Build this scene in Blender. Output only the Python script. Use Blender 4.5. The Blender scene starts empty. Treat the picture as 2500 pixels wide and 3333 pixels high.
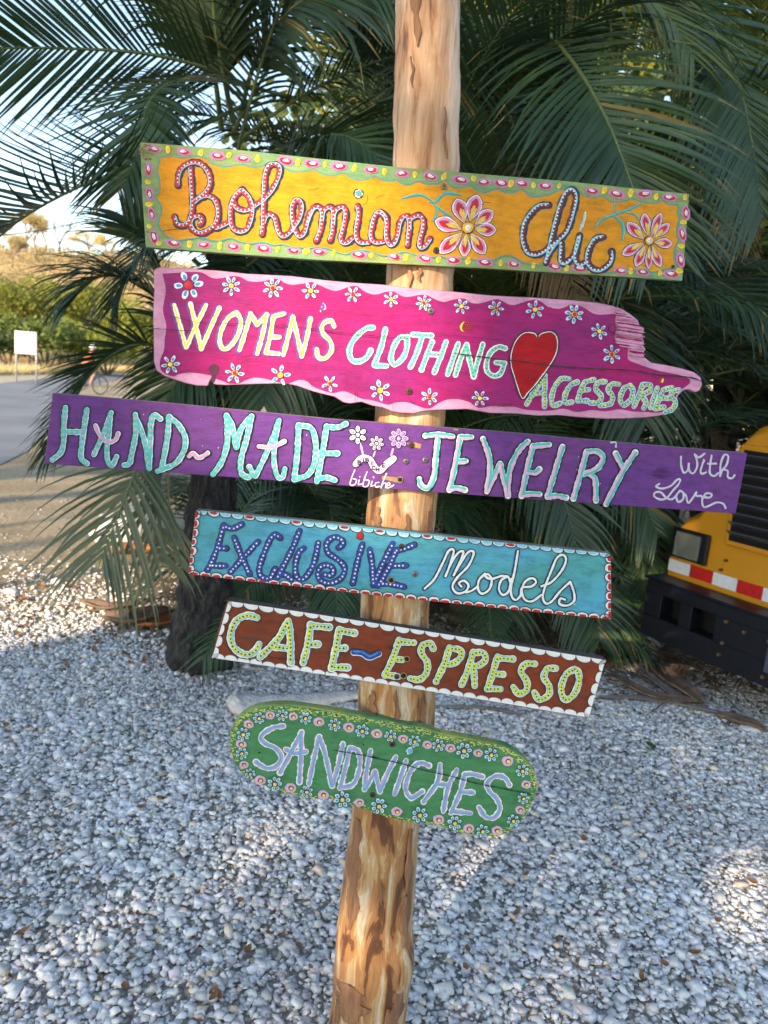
import bpy, bmesh, math, random
import numpy as np
from mathutils import Vector, Matrix
from mathutils.geometry import tessellate_polygon

R = math.radians
C = bpy.context.scene.collection
SC = bpy.context.scene

# ------------------------------------------------------------------ camera, sky, sun, exposure
CAM = Vector((0, 0, 1.65)); PITCH = R(10.5); ROLL = R(5.0); FPX = 2407.0
_f = Vector((0, math.cos(PITCH), -math.sin(PITCH)))
_r0 = Vector((1, 0, 0)); _u0 = Vector((0, math.sin(PITCH), math.cos(PITCH)))
_r = _r0 * math.cos(ROLL) + _u0 * math.sin(ROLL)
_u = _u0 * math.cos(ROLL) - _r0 * math.sin(ROLL)
cd = bpy.data.cameras.new("camera"); cam = bpy.data.objects.new("camera", cd); C.objects.link(cam)
M3 = Matrix((_r, _u, -_f)).transposed()
cam.matrix_world = Matrix.Translation(CAM) @ M3.to_4x4()
cd.sensor_fit = 'VERTICAL'; cd.sensor_height = 36; cd.sensor_width = 27; cd.lens = 26.0
cd.clip_start = 0.05; cd.clip_end = 2000
cd.dof.use_dof = True; cd.dof.focus_distance = 1.5; cd.dof.aperture_fstop = 5.6
SC.camera = cam

SUN_EL = R(22); SUN_AZ = R(211)          # azimuth clockwise from +Y: behind the viewer, to the left
SUN = Vector((math.sin(SUN_AZ) * math.cos(SUN_EL), math.cos(SUN_AZ) * math.cos(SUN_EL), math.sin(SUN_EL)))
W = bpy.data.worlds.new("World"); SC.world = W; W.use_nodes = True
nt = W.node_tree
sky = nt.nodes.new('ShaderNodeTexSky'); sky.sky_type = 'NISHITA'; sky.sun_disc = False
sky.sun_elevation = SUN_EL; sky.sun_rotation = SUN_AZ; sky.air_density = 1.0; sky.dust_density = 0.3; sky.ozone_density = 1.4
nt.links.new(sky.outputs[0], nt.nodes['Background'].inputs[0])
nt.nodes['Background'].inputs[1].default_value = 0.15
sl = bpy.data.lights.new("sun", 'SUN'); sl.energy = 3.1; sl.angle = R(0.5); sl.color = (1.0, 0.86, 0.68)
so = bpy.data.objects.new("sun", sl); C.objects.link(so)
so.rotation_euler = (-SUN).to_track_quat('-Z', 'Y').to_euler()
SC.view_settings.view_transform = 'Standard'; SC.view_settings.look = 'None'
SC.view_settings.gamma = 1.0; SC.view_settings.use_curve_mapping = False
SC.view_settings.exposure = 1.52
SC.view_settings.use_white_balance = True; SC.view_settings.white_balance_temperature = 7300; SC.view_settings.white_balance_tint = 10

# ------------------------------------------------------------------ helpers
def ray(px, py):
    return (_f + _r * ((px - 1250) / FPX) + _u * ((1666.5 - py) / FPX))
def at_y(px, py, y):
    d = ray(px, py); return CAM + d * (y / d.y)
def at_z(px, py, z=0.0):
    d = ray(px, py); return CAM + d * ((z - CAM.z) / d.z)

def tag(o, label=None, cat=None, group=None, kind=None):
    if label: o['label'] = label
    if cat: o['category'] = cat
    if group: o['group'] = group
    if kind: o['kind'] = kind
    return o
def empty(name, loc=(0, 0, 0), rz=0.0, label=None, cat=None, group=None):
    o = bpy.data.objects.new(name, None); C.objects.link(o)
    o.location = loc; o.rotation_euler = (0, 0, rz); o.empty_display_size = 0.1
    return tag(o, label, cat, group)
def link(name, me, parent=None, mats=None, smooth=False):
    if mats is not None:
        for m in (mats if isinstance(mats, (list, tuple)) else [mats]): me.materials.append(m)
    if smooth:
        me.polygons.foreach_set('use_smooth', [True] * len(me.polygons))
    o = bpy.data.objects.new(name, me); C.objects.link(o)
    if parent is not None: o.parent = parent
    return o
def np_mesh(name, V, F):
    """V (n,3), F (m,k) all faces with k corners."""
    V = np.asarray(V, dtype=np.float32); F = np.asarray(F, dtype=np.int32)
    me = bpy.data.meshes.new(name); m, k = F.shape
    me.vertices.add(len(V)); me.vertices.foreach_set('co', V.ravel())
    me.loops.add(m * k); me.loops.foreach_set('vertex_index', F.ravel())
    me.polygons.add(m); me.polygons.foreach_set('loop_start', np.arange(m, dtype=np.int32) * k)
    me.polygons.foreach_set('loop_total', np.full(m, k, dtype=np.int32))
    me.update(calc_edges=True); return me

class MB:
    """collects shapes with materials; build() links ONE mesh object"""
    def __init__(s): s.v = []; s.f = []; s.m = []; s.mats = []
    def mi(s, m):
        if m not in s.mats: s.mats.append(m)
        return s.mats.index(m)
    def add(s, vs, fs, m):
        b = len(s.v); s.v += [tuple(v) for v in vs]; k = s.mi(m)
        for f in fs: s.f.append(tuple(i + b for i in f)); s.m.append(k)
    def box(s, x0, x1, y0, y1, z0, z1, m):
        vs = [(x, y, z) for z in (z0, z1) for y in (y0, y1) for x in (x0, x1)]
        s.add(vs, [(0, 2, 3, 1), (4, 5, 7, 6), (0, 1, 5, 4), (2, 6, 7, 3), (0, 4, 6, 2), (1, 3, 7, 5)], m)
    def tube(s, pts, rad, m, n=8, cap=True):
        pts = [Vector(p) for p in pts]; rr = rad if isinstance(rad, (list, tuple)) else [rad] * len(pts)
        vs = []; fs = []; ref = None
        for i, p in enumerate(pts):
            t = (pts[min(i + 1, len(pts) - 1)] - pts[max(i - 1, 0)]).normalized()
            if ref is None: ref = t.orthogonal().normalized()
            a = (ref - t * ref.dot(t)).normalized(); ref = a; b = t.cross(a)
            for k in range(n):
                q = 2 * math.pi * k / n
                vs.append(p + (a * math.cos(q) + b * math.sin(q)) * rr[i])
        for i in range(len(pts) - 1):
            for k in range(n):
                k2 = (k + 1) % n
                fs.append((i * n + k, i * n + k2, (i + 1) * n + k2, (i + 1) * n + k))
        if cap:
            fs.append(tuple(range(n))[::-1]); fs.append(tuple((len(pts) - 1) * n + k for k in range(n)))
        s.add(vs, fs, m)
    def build(s, name, parent=None, smooth=False, bevel=0, seg=2):
        me = bpy.data.meshes.new(name); me.from_pydata(s.v, [], s.f)
        for m in s.mats: me.materials.append(m)
        me.polygons.foreach_set('material_index', s.m); me.update()
        o = link(name, me, parent, None, smooth)
        if bevel:
            b = o.modifiers.new('b', 'BEVEL'); b.width = bevel; b.segments = seg; b.limit_method = 'ANGLE'
        return o

# ------------------------------------------------------------------ materials
MATS = {}
def newmat(name):
    m = bpy.data.materials.new(name); m.use_nodes = True
    return m, m.node_tree, m.node_tree.nodes['Principled BSDF']
def N(t, typ, **kw):
    n = t.nodes.new(typ)
    for k, v in kw.items():
        if k.startswith('i_'): n.inputs[k[2:].replace('_', ' ')].default_value = v
        else: setattr(n, k, v)
    return n
def ramp(t, fac, stops, interp='LINEAR'):
    r = t.nodes.new('ShaderNodeValToRGB'); r.color_ramp.interpolation = interp
    while len(r.color_ramp.elements) < len(stops): r.color_ramp.elements.new(0.5)
    for e, (p, c) in zip(r.color_ramp.elements, stops):
        e.position = p; e.color = (*c, 1) if len(c) == 3 else c
    t.links.new(fac, r.inputs[0]); return r
def coords(t, scale=(1, 1, 1), kind='Object'):
    tc = t.nodes.new('ShaderNodeTexCoord'); mp = t.nodes.new('ShaderNodeMapping')
    mp.inputs['Scale'].default_value = scale; t.links.new(tc.outputs[kind], mp.inputs[0]); return mp.outputs[0]
def noise(t, vec, scale, detail=4, rough=0.55, dist=0.0):
    n = N(t, 'ShaderNodeTexNoise'); n.inputs['Scale'].default_value = scale
    n.inputs['Detail'].default_value = detail; n.inputs['Roughness'].default_value = rough
    n.inputs['Distortion'].default_value = dist
    t.links.new(vec, n.inputs['Vector']); return n.outputs[0]
def bump(t, h, b, strength=0.3, dist=0.01, prev=None):
    n = N(t, 'ShaderNodeBump'); n.inputs['Strength'].default_value = strength; n.inputs['Distance'].default_value = dist
    t.links.new(h, n.inputs['Height'])
    if prev: t.links.new(prev.outputs[0], n.inputs['Normal'])
    t.links.new(n.outputs[0], b.inputs['Normal']); return n
def mixc(t, fac, a, b, mode='MIX'):
    n = N(t, 'ShaderNodeMix', data_type='RGBA', blend_type=mode)
    for sock, v in ((0, fac), (6, a), (7, b)):
        if isinstance(v, (int, float)): n.inputs[sock].default_value = v
        elif isinstance(v, tuple): n.inputs[sock].default_value = (*v, 1) if len(v) == 3 else v
        else: t.links.new(v, n.inputs[sock])
    return n.outputs[2]
def sh(c, k): return tuple(max(0, min(1, x * k)) for x in c)

def board_mat(name, col, alt=None, chips=None, chipamt=0.7, rough=0.5):
    """hand painted wood: brushy colour shift along the grain, fine grain relief, few chips"""
    if name in MATS: return MATS[name]
    m, t, b = newmat(name); alt = alt or sh(col, 0.72)
    v = coords(t, (2.0, 4, 34)); g = noise(t, v, 3.2, 5, 0.6, 0.3)
    v2 = coords(t, (1, 1, 1.6)); g2 = noise(t, v2, 5.5, 3, 0.5)
    r1 = ramp(t, g, [(0.25, sh(col, 0.84)), (0.5, col), (0.8, sh(col, 1.16))])
    r2 = ramp(t, g2, [(0.40, (0, 0, 0)), (0.66, (1, 1, 1))])
    c = mixc(t, r2.outputs[0], r1.outputs[0], alt)
    g5 = noise(t, coords(t, (1.3, 1, 3.0)), 16, 6, 0.72)
    r5 = ramp(t, g5, [(0.36, (0.74, 0.73, 0.73)), (0.52, (1.0, 1.0, 1.0)), (0.72, (1.12, 1.13, 1.14))])
    c = mixc(t, 1.0, c, r5.outputs[0], 'MULTIPLY')
    if chips:
        g3 = noise(t, coords(t, (6, 9, 40)), 9, 6, 0.7)
        r3 = ramp(t, g3, [(chipamt, (0, 0, 0)), (chipamt + 0.03, (1, 1, 1))])
        c = mixc(t, r3.outputs[0], c, chips)
    t.links.new(c, b.inputs['Base Color']); b.inputs['Roughness'].default_value = rough
    b.inputs['Specular IOR Level'].default_value = 0.22
    gg = noise(t, coords(t, (6, 20, 130)), 4, 5, 0.65, 0.4)
    n1 = bump(t, gg, b, 0.6, 0.0018)
    bump(t, noise(t, coords(t, (1, 1, 2.5)), 42, 5, 0.65, 1.0), b, 0.35, 0.0022, n1)
    MATS[name] = m; return m
def paint(name, col, var=0.16, rough=0.42, alt=None):
    if name in MATS: return MATS[name]
    m, t, b = newmat(name)
    g = noise(t, coords(t, (1, 1, 1)), 95, 4, 0.6)
    r1 = ramp(t, g, [(0.3, sh(col, 1 - var)), (0.55, col), (0.75, alt or sh(col, 1 + var))])
    t.links.new(r1.outputs[0], b.inputs['Base Color']); b.inputs['Roughness'].default_value = rough
    b.inputs['Specular IOR Level'].default_value = 0.4
    bump(t, noise(t, coords(t, (1, 1, 1)), 260, 3, 0.6), b, 0.25, 0.0006)
    MATS[name] = m; return m
def simple(name, col, rough=0.6, metal=0.0, var=0.15, scale=12.0, bmp=0.0, spec=0.5, emis=None):
    if name in MATS: return MATS[name]
    m, t, b = newmat(name)
    g = noise(t, coords(t), scale, 5, 0.6)
    r1 = ramp(t, g, [(0.28, sh(col, 1 - var)), (0.5, col), (0.75, sh(col, 1 + var))])
    t.links.new(r1.outputs[0], b.inputs['Base Color'])
    b.inputs['Roughness'].default_value = rough; b.inputs['Metallic'].default_value = metal
    b.inputs['Specular IOR Level'].default_value = spec
    if bmp: bump(t, noise(t, coords(t), scale * 3, 5, 0.6), b, bmp, 0.02)
    MATS[name] = m; return m
def leafmat(name, col, alt, rough=0.45, trans=0.25, spec=0.5, scale=3.0):
    if name in MATS: return MATS[name]
    m, t, b = newmat(name)
    g = noise(t, coords(t), scale, 4, 0.6)
    oi = N(t, 'ShaderNodeObjectInfo')
    r1 = ramp(t, g, [(0.35, col), (0.7, alt)])
    mul = N(t, 'ShaderNodeHueSaturation')
    mr = N(t, 'ShaderNodeMapRange'); mr.inputs['To Min'].default_value = 0.75; mr.inputs['To Max'].default_value = 1.35
    t.links.new(oi.outputs['Random'], mr.inputs[0]); t.links.new(mr.outputs[0], mul.inputs['Value'])
    t.links.new(r1.outputs[0], mul.inputs['Color']); t.links.new(mul.outputs[0], b.inputs['Base Color'])
    b.inputs['Roughness'].default_value = rough; b.inputs['Specular IOR Level'].default_value = spec
    tr = N(t, 'ShaderNodeBsdfTranslucent'); t.links.new(mul.outputs[0], tr.inputs['Color'])
    mx = N(t, 'ShaderNodeMixShader'); mx.inputs[0].default_value = trans
    out = t.nodes['Material Output']
    t.links.new(b.outputs[0], mx.inputs[1]); t.links.new(tr.outputs[0], mx.inputs[2]); t.links.new(mx.outputs[0], out.inputs[0])
    MATS[name] = m; return m

# ------------------------------------------------------------------ ground
gm, t, b = newmat('dirt_ground')
v = coords(t)
g1 = noise(t, v, 0.9, 6, 0.6); g2 = noise(t, v, 22, 6, 0.7)
c1 = ramp(t, g1, [(0.3, (0.27, 0.22, 0.15)), (0.6, (0.46, 0.38, 0.27))])
c2 = ramp(t, g2, [(0.35, (0.55, 0.52, 0.5)), (0.65, (1.1, 1.08, 1.02))])
t.links.new(mixc(t, 1.0, c1.outputs[0], c2.outputs[0], 'MULTIPLY'), b.inputs['Base Color'])
b.inputs['Roughness'].default_value = 0.95; b.inputs['Specular IOR Level'].default_value = 0.1
bump(t, g2, b, 0.6, 0.03)
me = bpy.data.meshes.new('ground')
me.from_pydata([(-400, -60, 0), (400, -60, 0), (400, 700, 0), (-400, 700, 0)], [], [(0, 1, 2, 3)])
tag(link('ground', me, None, gm), kind='structure')

# gravel sheet under the stones
gv, t, b = newmat('gravel_bed')
v = coords(t)
vo = N(t, 'ShaderNodeTexVoronoi'); vo.inputs['Scale'].default_value = 60; t.links.new(v, vo.inputs['Vector'])
hs = N(t, 'ShaderNodeSeparateColor'); t.links.new(vo.outputs['Color'], hs.inputs[0])
c1 = ramp(t, hs.outputs[0], [(0.0, (0.40, 0.38, 0.35)), (0.5, (0.56, 0.54, 0.50)), (1.0, (0.72, 0.69, 0.65))])
c2 = ramp(t, vo.outputs['Distance'], [(0.0, (1, 1, 1)), (0.55, (0.45, 0.42, 0.38))])
t.links.new(mixc(t, 1.0, c1.outputs[0], c2.outputs[0], 'MULTIPLY'), b.inputs['Base Color'])
b.inputs['Roughness'].default_value = 0.9
inv = N(t, 'ShaderNodeMath', operation='SUBTRACT'); inv.inputs[0].default_value = 1.0; t.links.new(vo.outputs['Distance'], inv.inputs[1])
bump(t, inv.outputs[0], b, 0.9, 0.015)
pts = [(-9, -6), (9, -6), (9, 4.9), (3, 5.3), (0.2, 4.9), (-0.8, 4.2), (-1.2, 3.75), (-1.8, 3.95), (-2.6, 3.7), (-4.2, 4.0), (-9, 4.2)]
me = bpy.data.meshes.new('gravel_lot'); me.from_pydata([(x, y, 0.004) for x, y in pts], [], [tuple(range(len(pts)))])
tag(link('gravel_lot', me, None, gv), kind='structure')

# road
rm, t, b = newmat('asphalt')
v = coords(t); g1 = noise(t, v, 0.6, 4, 0.6); g2 = noise(t, v, 60, 5, 0.7)
c1 = ramp(t, g1, [(0.3, (0.13, 0.135, 0.15)), (0.7, (0.20, 0.205, 0.22))])
c2 = ramp(t, g2, [(0.35, (0.8, 0.8, 0.8)), (0.65, (1.15, 1.15, 1.15))])
t.links.new(mixc(t, 1.0, c1.outputs[0], c2.outputs[0], 'MULTIPLY'), b.inputs['Base Color'])
b.inputs['Roughness'].default_value = 0.85; bump(t, g2, b, 0.4, 0.01)
rp_near = [at_z(x, y) for x, y in ((-900, 1560), (-300, 1545), (0, 1515), (90, 1470), (155, 1400), (195, 1335), (235, 1288), (300, 1252), (420, 1228))]
rp_far = [at_z(x, y) for x, y in ((420, 1214), (200, 1226), (0, 1248), (-300, 1270), (-900, 1215))]
pts = rp_near + rp_far
me = bpy.data.meshes.new('road'); me.from_pydata([(p.x, p.y, 0.012) for p in pts], [], [tuple(range(len(pts)))])
tag(link('road', me, None, rm), kind='structure')

# pale sandy shoulder past the road
sm, t, b = newmat('sand_shoulder')
g1 = noise(t, coords(t), 3, 6, 0.7)
c1 = ramp(t, g1, [(0.3, (0.30, 0.24, 0.16)), (0.7, (0.48, 0.40, 0.28))]); t.links.new(c1.outputs[0], b.inputs['Base Color'])
b.inputs['Roughness'].default_value = 0.95; bump(t, g1, b, 0.5, 0.03)
pf = [at_z(x, y) for x, y in ((-900, 1217), (-300, 1271), (0, 1249), (200, 1229), (420, 1223), (800, 1231), (1400, 1273), (1400, 1245), (600, 1200), (200, 1210), (0, 1222), (-400, 1190), (-900, 1150))]
me = bpy.data.meshes.new('road_shoulder'); me.from_pydata([(p.x, p.y, 0.008) for p in pf], [], [tuple(range(len(pf)))])
tag(link('road_shoulder', me, None, sm), kind='structure')

# loose stones: real geometry, one object
def ico():
    p = (1 + 5 ** 0.5) / 2
    V = np.array([(-1, p, 0), (1, p, 0), (-1, -p, 0), (1, -p, 0), (0, -1, p), (0, 1, p), (0, -1, -p), (0, 1, -p), (p, 0, -1), (p, 0, 1), (-p, 0, -1), (-p, 0, 1)], float)
    V /= np.linalg.norm(V[0])
    F = np.array([(0, 11, 5), (0, 5, 1), (0, 1, 7), (0, 7, 10), (0, 10, 11), (1, 5, 9), (5, 11, 4), (11, 10, 2), (10, 7, 6), (7, 1, 8), (3, 9, 4), (3, 4, 2), (3, 2, 6), (3, 6, 8), (3, 8, 9), (4, 9, 5), (2, 4, 11), (6, 2, 10), (8, 6, 7), (9, 8, 1)])
    return V, F
def rotmats(rng, n):
    q = rng.normal(size=(n, 4)); q /= np.linalg.norm(q, axis=1)[:, None]
    w, x, y, z = q.T
    return np.stack([np.stack([1 - 2 * (y * y + z * z), 2 * (x * y - z * w), 2 * (x * z + y * w)], 1),
                     np.stack([2 * (x * y + z * w), 1 - 2 * (x * x + z * z), 2 * (y * z - x * w)], 1),
                     np.stack([2 * (x * z - y * w), 2 * (y * z + x * w), 1 - 2 * (x * x + y * y)], 1)], 1)
def cube():
    V = np.array([(x, y, z) for z in (-1, 1) for y in (-1, 1) for x in (-1, 1)], float) * 0.72
    F = np.array([(0, 2, 3), (0, 3, 1), (4, 5, 7), (4, 7, 6), (0, 1, 5), (0, 5, 4), (2, 6, 7), (2, 7, 3), (0, 4, 6), (0, 6, 2), (1, 3, 7), (1, 7, 5)]); return V, F
def stones(name, P, S, rng, mat, cols, shape=ico):
    V0, F0 = shape(); n = len(P); nv = len(V0)
    V = V0[None] * (1 + rng.uniform(-0.36, 0.36, (n, nv, 1)))
    V = V * np.stack([np.ones(n), rng.uniform(0.6, 0.95, n), rng.uniform(0.42, 0.8, n)], 1)[:, None, :]
    V = np.einsum('nij,nvj->nvi', rotmats(rng, n), V)
    V[..., 2] *= 0.62
    V = V * S[:, None, None] + P[:, None, :]
    F = (F0[None] + (np.arange(n) * nv)[:, None, None]).reshape(-1, 3)
    me = np_mesh(name, V.reshape(-1, 3), F)
    a = me.color_attributes.new('tint', 'FLOAT_COLOR', 'POINT')
    cc = np.repeat(np.concatenate([cols, np.ones((n, 1))], 1), nv, axis=0)
    a.data.foreach_set('color', cc.astype(np.float32).ravel())
    return link(name, me, None, mat)
stm, t, b = newmat('limestone_pebble')
at = N(t, 'ShaderNodeAttribute', attribute_name='tint')
g = noise(t, coords(t), 70, 5, 0.65)
c2 = ramp(t, g, [(0.3, (0.86, 0.86, 0.87)), (0.65, (1.04, 1.04, 1.04))])
t.links.new(mixc(t, 1.0, at.outputs['Color'], c2.outputs[0], 'MULTIPLY'), b.inputs['Base Color'])
b.inputs['Roughness'].default_value = 0.72; b.inputs['Specular IOR Level'].default_value = 0.35
bump(t, g, b, 0.35, 0.004)
rng = np.random.default_rng(5)
def gravel_pts(n, y0, y1, power=1.0):
    y = np.sqrt(rng.uniform(y0 ** 2, y1 ** 2, n)); x = rng.uniform(-1, 1, n) * (0.62 * y + 0.35); return x, y
X, Y = gravel_pts(160000, 0.7, 5.6)
keep = ~((X < -0.9) & (Y > 3.7 + rng.exponential(0.55, len(X)))) & ~((X > -1.0) & (X < 3.5) & (Y > 4.3 + rng.uniform(-0.3, 0.9, len(X))))
X, Y = X[keep], Y[keep]; n = len(X)
S = np.clip(rng.lognormal(math.log(0.0097), 0.40, n), 0.004, 0.030)
Z = rng.uniform(0.0, 0.015, n)
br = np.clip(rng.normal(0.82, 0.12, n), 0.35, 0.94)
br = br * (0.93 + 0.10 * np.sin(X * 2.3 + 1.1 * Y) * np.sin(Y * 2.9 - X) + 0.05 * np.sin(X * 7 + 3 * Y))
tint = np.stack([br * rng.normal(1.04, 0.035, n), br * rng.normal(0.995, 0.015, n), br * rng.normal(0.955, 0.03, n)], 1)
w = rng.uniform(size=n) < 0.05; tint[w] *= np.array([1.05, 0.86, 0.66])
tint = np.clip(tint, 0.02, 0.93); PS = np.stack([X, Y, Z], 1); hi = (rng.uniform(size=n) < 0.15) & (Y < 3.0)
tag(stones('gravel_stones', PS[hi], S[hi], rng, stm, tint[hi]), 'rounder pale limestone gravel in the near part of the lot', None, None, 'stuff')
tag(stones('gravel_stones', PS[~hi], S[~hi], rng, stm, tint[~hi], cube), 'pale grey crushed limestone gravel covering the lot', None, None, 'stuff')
# sparse pebbles on the dirt beyond
X = rng.uniform(-5.5, 3, 2200); Y = rng.uniform(4.0, 8, 2200); n = len(X)
br = np.clip(rng.normal(0.36, 0.12, n), 0.1, 0.7)
tint = np.stack([br, br * 0.95, br * 0.88], 1)
tag(stones('dirt_pebbles', np.stack([X, Y, rng.uniform(0, 0.008, n)], 1), np.clip(rng.lognormal(math.log(0.010), 0.35, n), 0.004, 0.03), rng, stm, tint), 'sparse small stones scattered over the sandy dirt', None, None, 'stuff')

# ------------------------------------------------------------------ the hill and far vegetation
def hill_h(x, y):
    xc = -50.0
    sx = np.where(x < xc, 75.0, 44.0)
    h = 17.0 * np.exp(-((x - xc) / sx) ** 2) * np.exp(-(np.maximum(0, 128 - y) / 42.0) ** 2)
    h += 3.0 * np.exp(-((x + 130) / 40) ** 2) * np.exp(-((y - 130) / 40.0) ** 2)
    h += 0.8 * np.sin(x * 0.13 + y * 0.05) * np.exp(-((y - 120) / 60.0) ** 2) + 0.4 * np.sin(x * 0.31 + 1) * np.exp(-((y - 120) / 60.0) ** 2)
    f = np.clip((y - 58) / 20.0, 0, 1)
    return np.maximum(h, 0) * f - 0.15 * (1 - f)
gx = np.linspace(-260, 260, 130); gy = np.linspace(55, 320, 80)
GX, GY = np.meshgrid(gx, gy); GZ = hill_h(GX, GY) + np.random.default_rng(2).normal(0, 0.12, GX.shape)
idx = np.arange(GX.size).reshape(GX.shape)
F = np.stack([idx[:-1, :-1], idx[:-1, 1:], idx[1:, 1:], idx[1:, :-1]], -1).reshape(-1, 4)
hm, t, b = newmat('dry_hillside')
v = coords(t); g1 = noise(t, v, 0.12, 6, 0.7); g2 = noise(t, v, 1.3, 6, 0.75)
c1 = ramp(t, g1, [(0.35, (0.46, 0.29, 0.15)), (0.5, (0.58, 0.42, 0.23)), (0.68, (0.64, 0.52, 0.29))])
c2 = ramp(t, g2, [(0.38, (0.5, 0.5, 0.42)), (0.6, (1.15, 1.1, 1.05))])
t.links.new(mixc(t, 1.0, c1.outputs[0], c2.outputs[0], 'MULTIPLY'), b.inputs['Base Color'])
b.inputs['Roughness'].default_value = 1.0; b.inputs['Specular IOR Level'].default_value = 0.0; bump(t, g2, b, 0.8, 0.8)
tag(link('hill', np_mesh('hill', np.stack([GX, GY, GZ], -1).reshape(-1, 3), F), None, hm, True), kind='structure')

def leaf_cloud(rng, centers, radii, n, size, squash=0.8, carve=None, aspect=0.5):
    """leaf quads around clump centres; returns V,F"""
    centers = np.asarray(centers, float); radii = np.asarray(radii, float)
    k = rng.integers(0, len(centers), n)
    d = rng.normal(size=(n, 3)); d /= np.linalg.norm(d, axis=1)[:, None]
    r = rng.uniform(0.35, 1.0, n) ** 0.6
    P = centers[k] + d * (radii[k] * r)[:, None] * np.array([1, 1, squash])
    if carve is not None:
        keep = np.ones(n, bool)
        for q, rad in carve:
            w = P - np.array(q); s = w @ np.array(SUN); w = w - s[:, None] * np.array(SUN)
            keep &= np.linalg.norm(w, axis=1) > rad
        P = P[keep]
    n = len(P)
    a = rng.normal(size=(n, 3)); a[:, 2] *= 0.5; a /= np.linalg.norm(a, axis=1)[:, None]
    c = rng.normal(size=(n, 3)); bb = np.cross(a, c); bb /= np.linalg.norm(bb, axis=1)[:, None]
    s = size * rng.uniform(0.6, 1.3, n)[:, None]
    V = np.stack([P - a * s, P - bb * s * aspect, P + a * s, P + bb * s * aspect], 1).reshape(-1, 3)
    return V, np.arange(n * 4).reshape(-1, 4)
def clumps(rng, c, rx, rz, n, r0, r1):
    d = rng.normal(size=(n, 3)); d /= np.linalg.norm(d, axis=1)[:, None]
    d[:, 2] = np.where(d[:, 2] < -0.3, -d[:, 2], d[:, 2])
    k = rng.uniform(0.35, 1, n)[:, None]
    return np.array(c) + d * k * np.array([rx, rx, rz]), rng.uniform(r0, r1, n)
bark = simple('grey_bark', (0.16, 0.12, 0.085), 0.9, 0, 0.3, 6, 0.6)
palebark = simple('pale_bark', (0.25, 0.19, 0.13), 0.9, 0, 0.25, 6, 0.5)
def leafy(name, label, cat, pos, h, rx, rz, nleaf, size, mat, seed, group=None, trunk=True, trunkr=0.15, nclump=22, carve=None, cr=0.45):
    rng = np.random.default_rng(seed)
    root = empty(name, pos, 0, label, cat, group)
    cc, rr = clumps(rng, (0, 0, h), rx, rz, nclump, rx * cr * 0.6, rx * cr)
    if carve is not None: carve = [((q[0] - pos[0], q[1] - pos[1], q[2] - pos[2]), r) for q, r in carve]
    V, F = leaf_cloud(rng, cc, rr, nleaf, size, 0.85, carve)
    link('crown', np_mesh('crown', V, F), root, mat)
    mb = MB()
    if trunk:
        mb.tube([(0, 0, -0.2), (0.1 * rx * 0.3, 0, h * 0.4), (0, 0.1, h * 0.8)], [trunkr * 1.3, trunkr, trunkr * 0.7], bark, 8)
        for c in cc[:7]:
            mid = Vector((c[0] * 0.35, c[1] * 0.35, h * 0.7 + 0.15 * (c[2] - h)))
            mb.tube([(0, 0.02, h * 0.45), mid, Vector(c)], [trunkr * 0.55, trunkr * 0.35, trunkr * 0.12], bark, 5)
    else:
        for c in cc[:8]:
            mb.tube([(0, 0, -0.1), Vector((c[0] * 0.4, c[1] * 0.4, h * 0.4)), Vector(c)], [trunkr * 0.5, trunkr * 0.3, trunkr * 0.1], bark, 5)
    mb.build('trunk', root); return root

lm_sun = leafmat('sunlit_yellow_green_leaf', (0.26, 0.28, 0.04), (0.42, 0.42, 0.09), 0.6, 0.5)  # sunlit brightness is put into this leaf colour and translucency
lm_dark = leafmat('deep_green_leaf', (0.035, 0.065, 0.018), (0.09, 0.13, 0.03), 0.5, 0.25)
lm_mid = leafmat('mid_green_leaf', (0.10, 0.14, 0.03), (0.22, 0.25, 0.06), 0.6, 0.4)
lm_dry = leafmat('straw_leaf', (0.46, 0.36, 0.16), (0.58, 0.48, 0.25), 0.7, 0.3)
bushes = [(-20, 960, 62, 3.6, 5.2, 'dark rounded green tree at the far left edge below the dry hill', lm_mid),
          (90, 990, 58, 3.3, 4.8, 'bright yellow-green tree just above the blank roadside sign', lm_sun),
          (190, 960, 64, 3.4, 5.3, 'tallest sunlit green tree standing below the bare hilltop tree', lm_sun),
          (290, 1000, 60, 3.2, 4.6, 'sunlit yellow-green tree right of the blank roadside sign', lm_sun),
          (390, 1040, 60, 3.2, 4.2, 'sunlit green tree partly hidden by the palm fronds', lm_sun),
          (500, 1060, 64, 3.6, 4.4, 'sunlit green tree seen only through gaps in the palm fronds', lm_sun),
          (30, 1090, 46, 2.0, 2.4, 'dark green bush behind the left post of the blank sign', lm_mid),
          (150, 1110, 46, 2.0, 2.0, 'mottled green bush behind the blank sign panel', lm_mid),
          (250, 1120, 48, 2.0, 2.2, 'low yellow-green bush right of the blank sign', lm_sun),
          (350, 1130, 50, 2.0, 2.0, 'low green bush beside the road behind the cyclist', lm_sun),
          (-60, 1120, 42, 2.0, 2.4, 'dark roadside bush cut by the left picture edge', lm_mid)]
for i, (px, py, y, rx, h, lab, mt) in enumerate(bushes):
    p = at_y(px, py, y)
    hh = max(p.z + 0.8, h * 0.5); z0 = max(0, float(hill_h(np.array(p.x), np.array(y))))
    leafy('leafy_tree' if rx > 2.5 else 'roadside_bush', lab, 'tree' if rx > 2.5 else 'bush', (p.x, y, 0), hh * 0.62, rx, hh * 0.5, 5200 if rx > 2.5 else 2600, 0.17, mt, 40 + i, 'green trees below the dry hill' if rx > 2.5 else 'bushes along the far side of the road', rx > 2.5, 0.16, 26)
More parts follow.
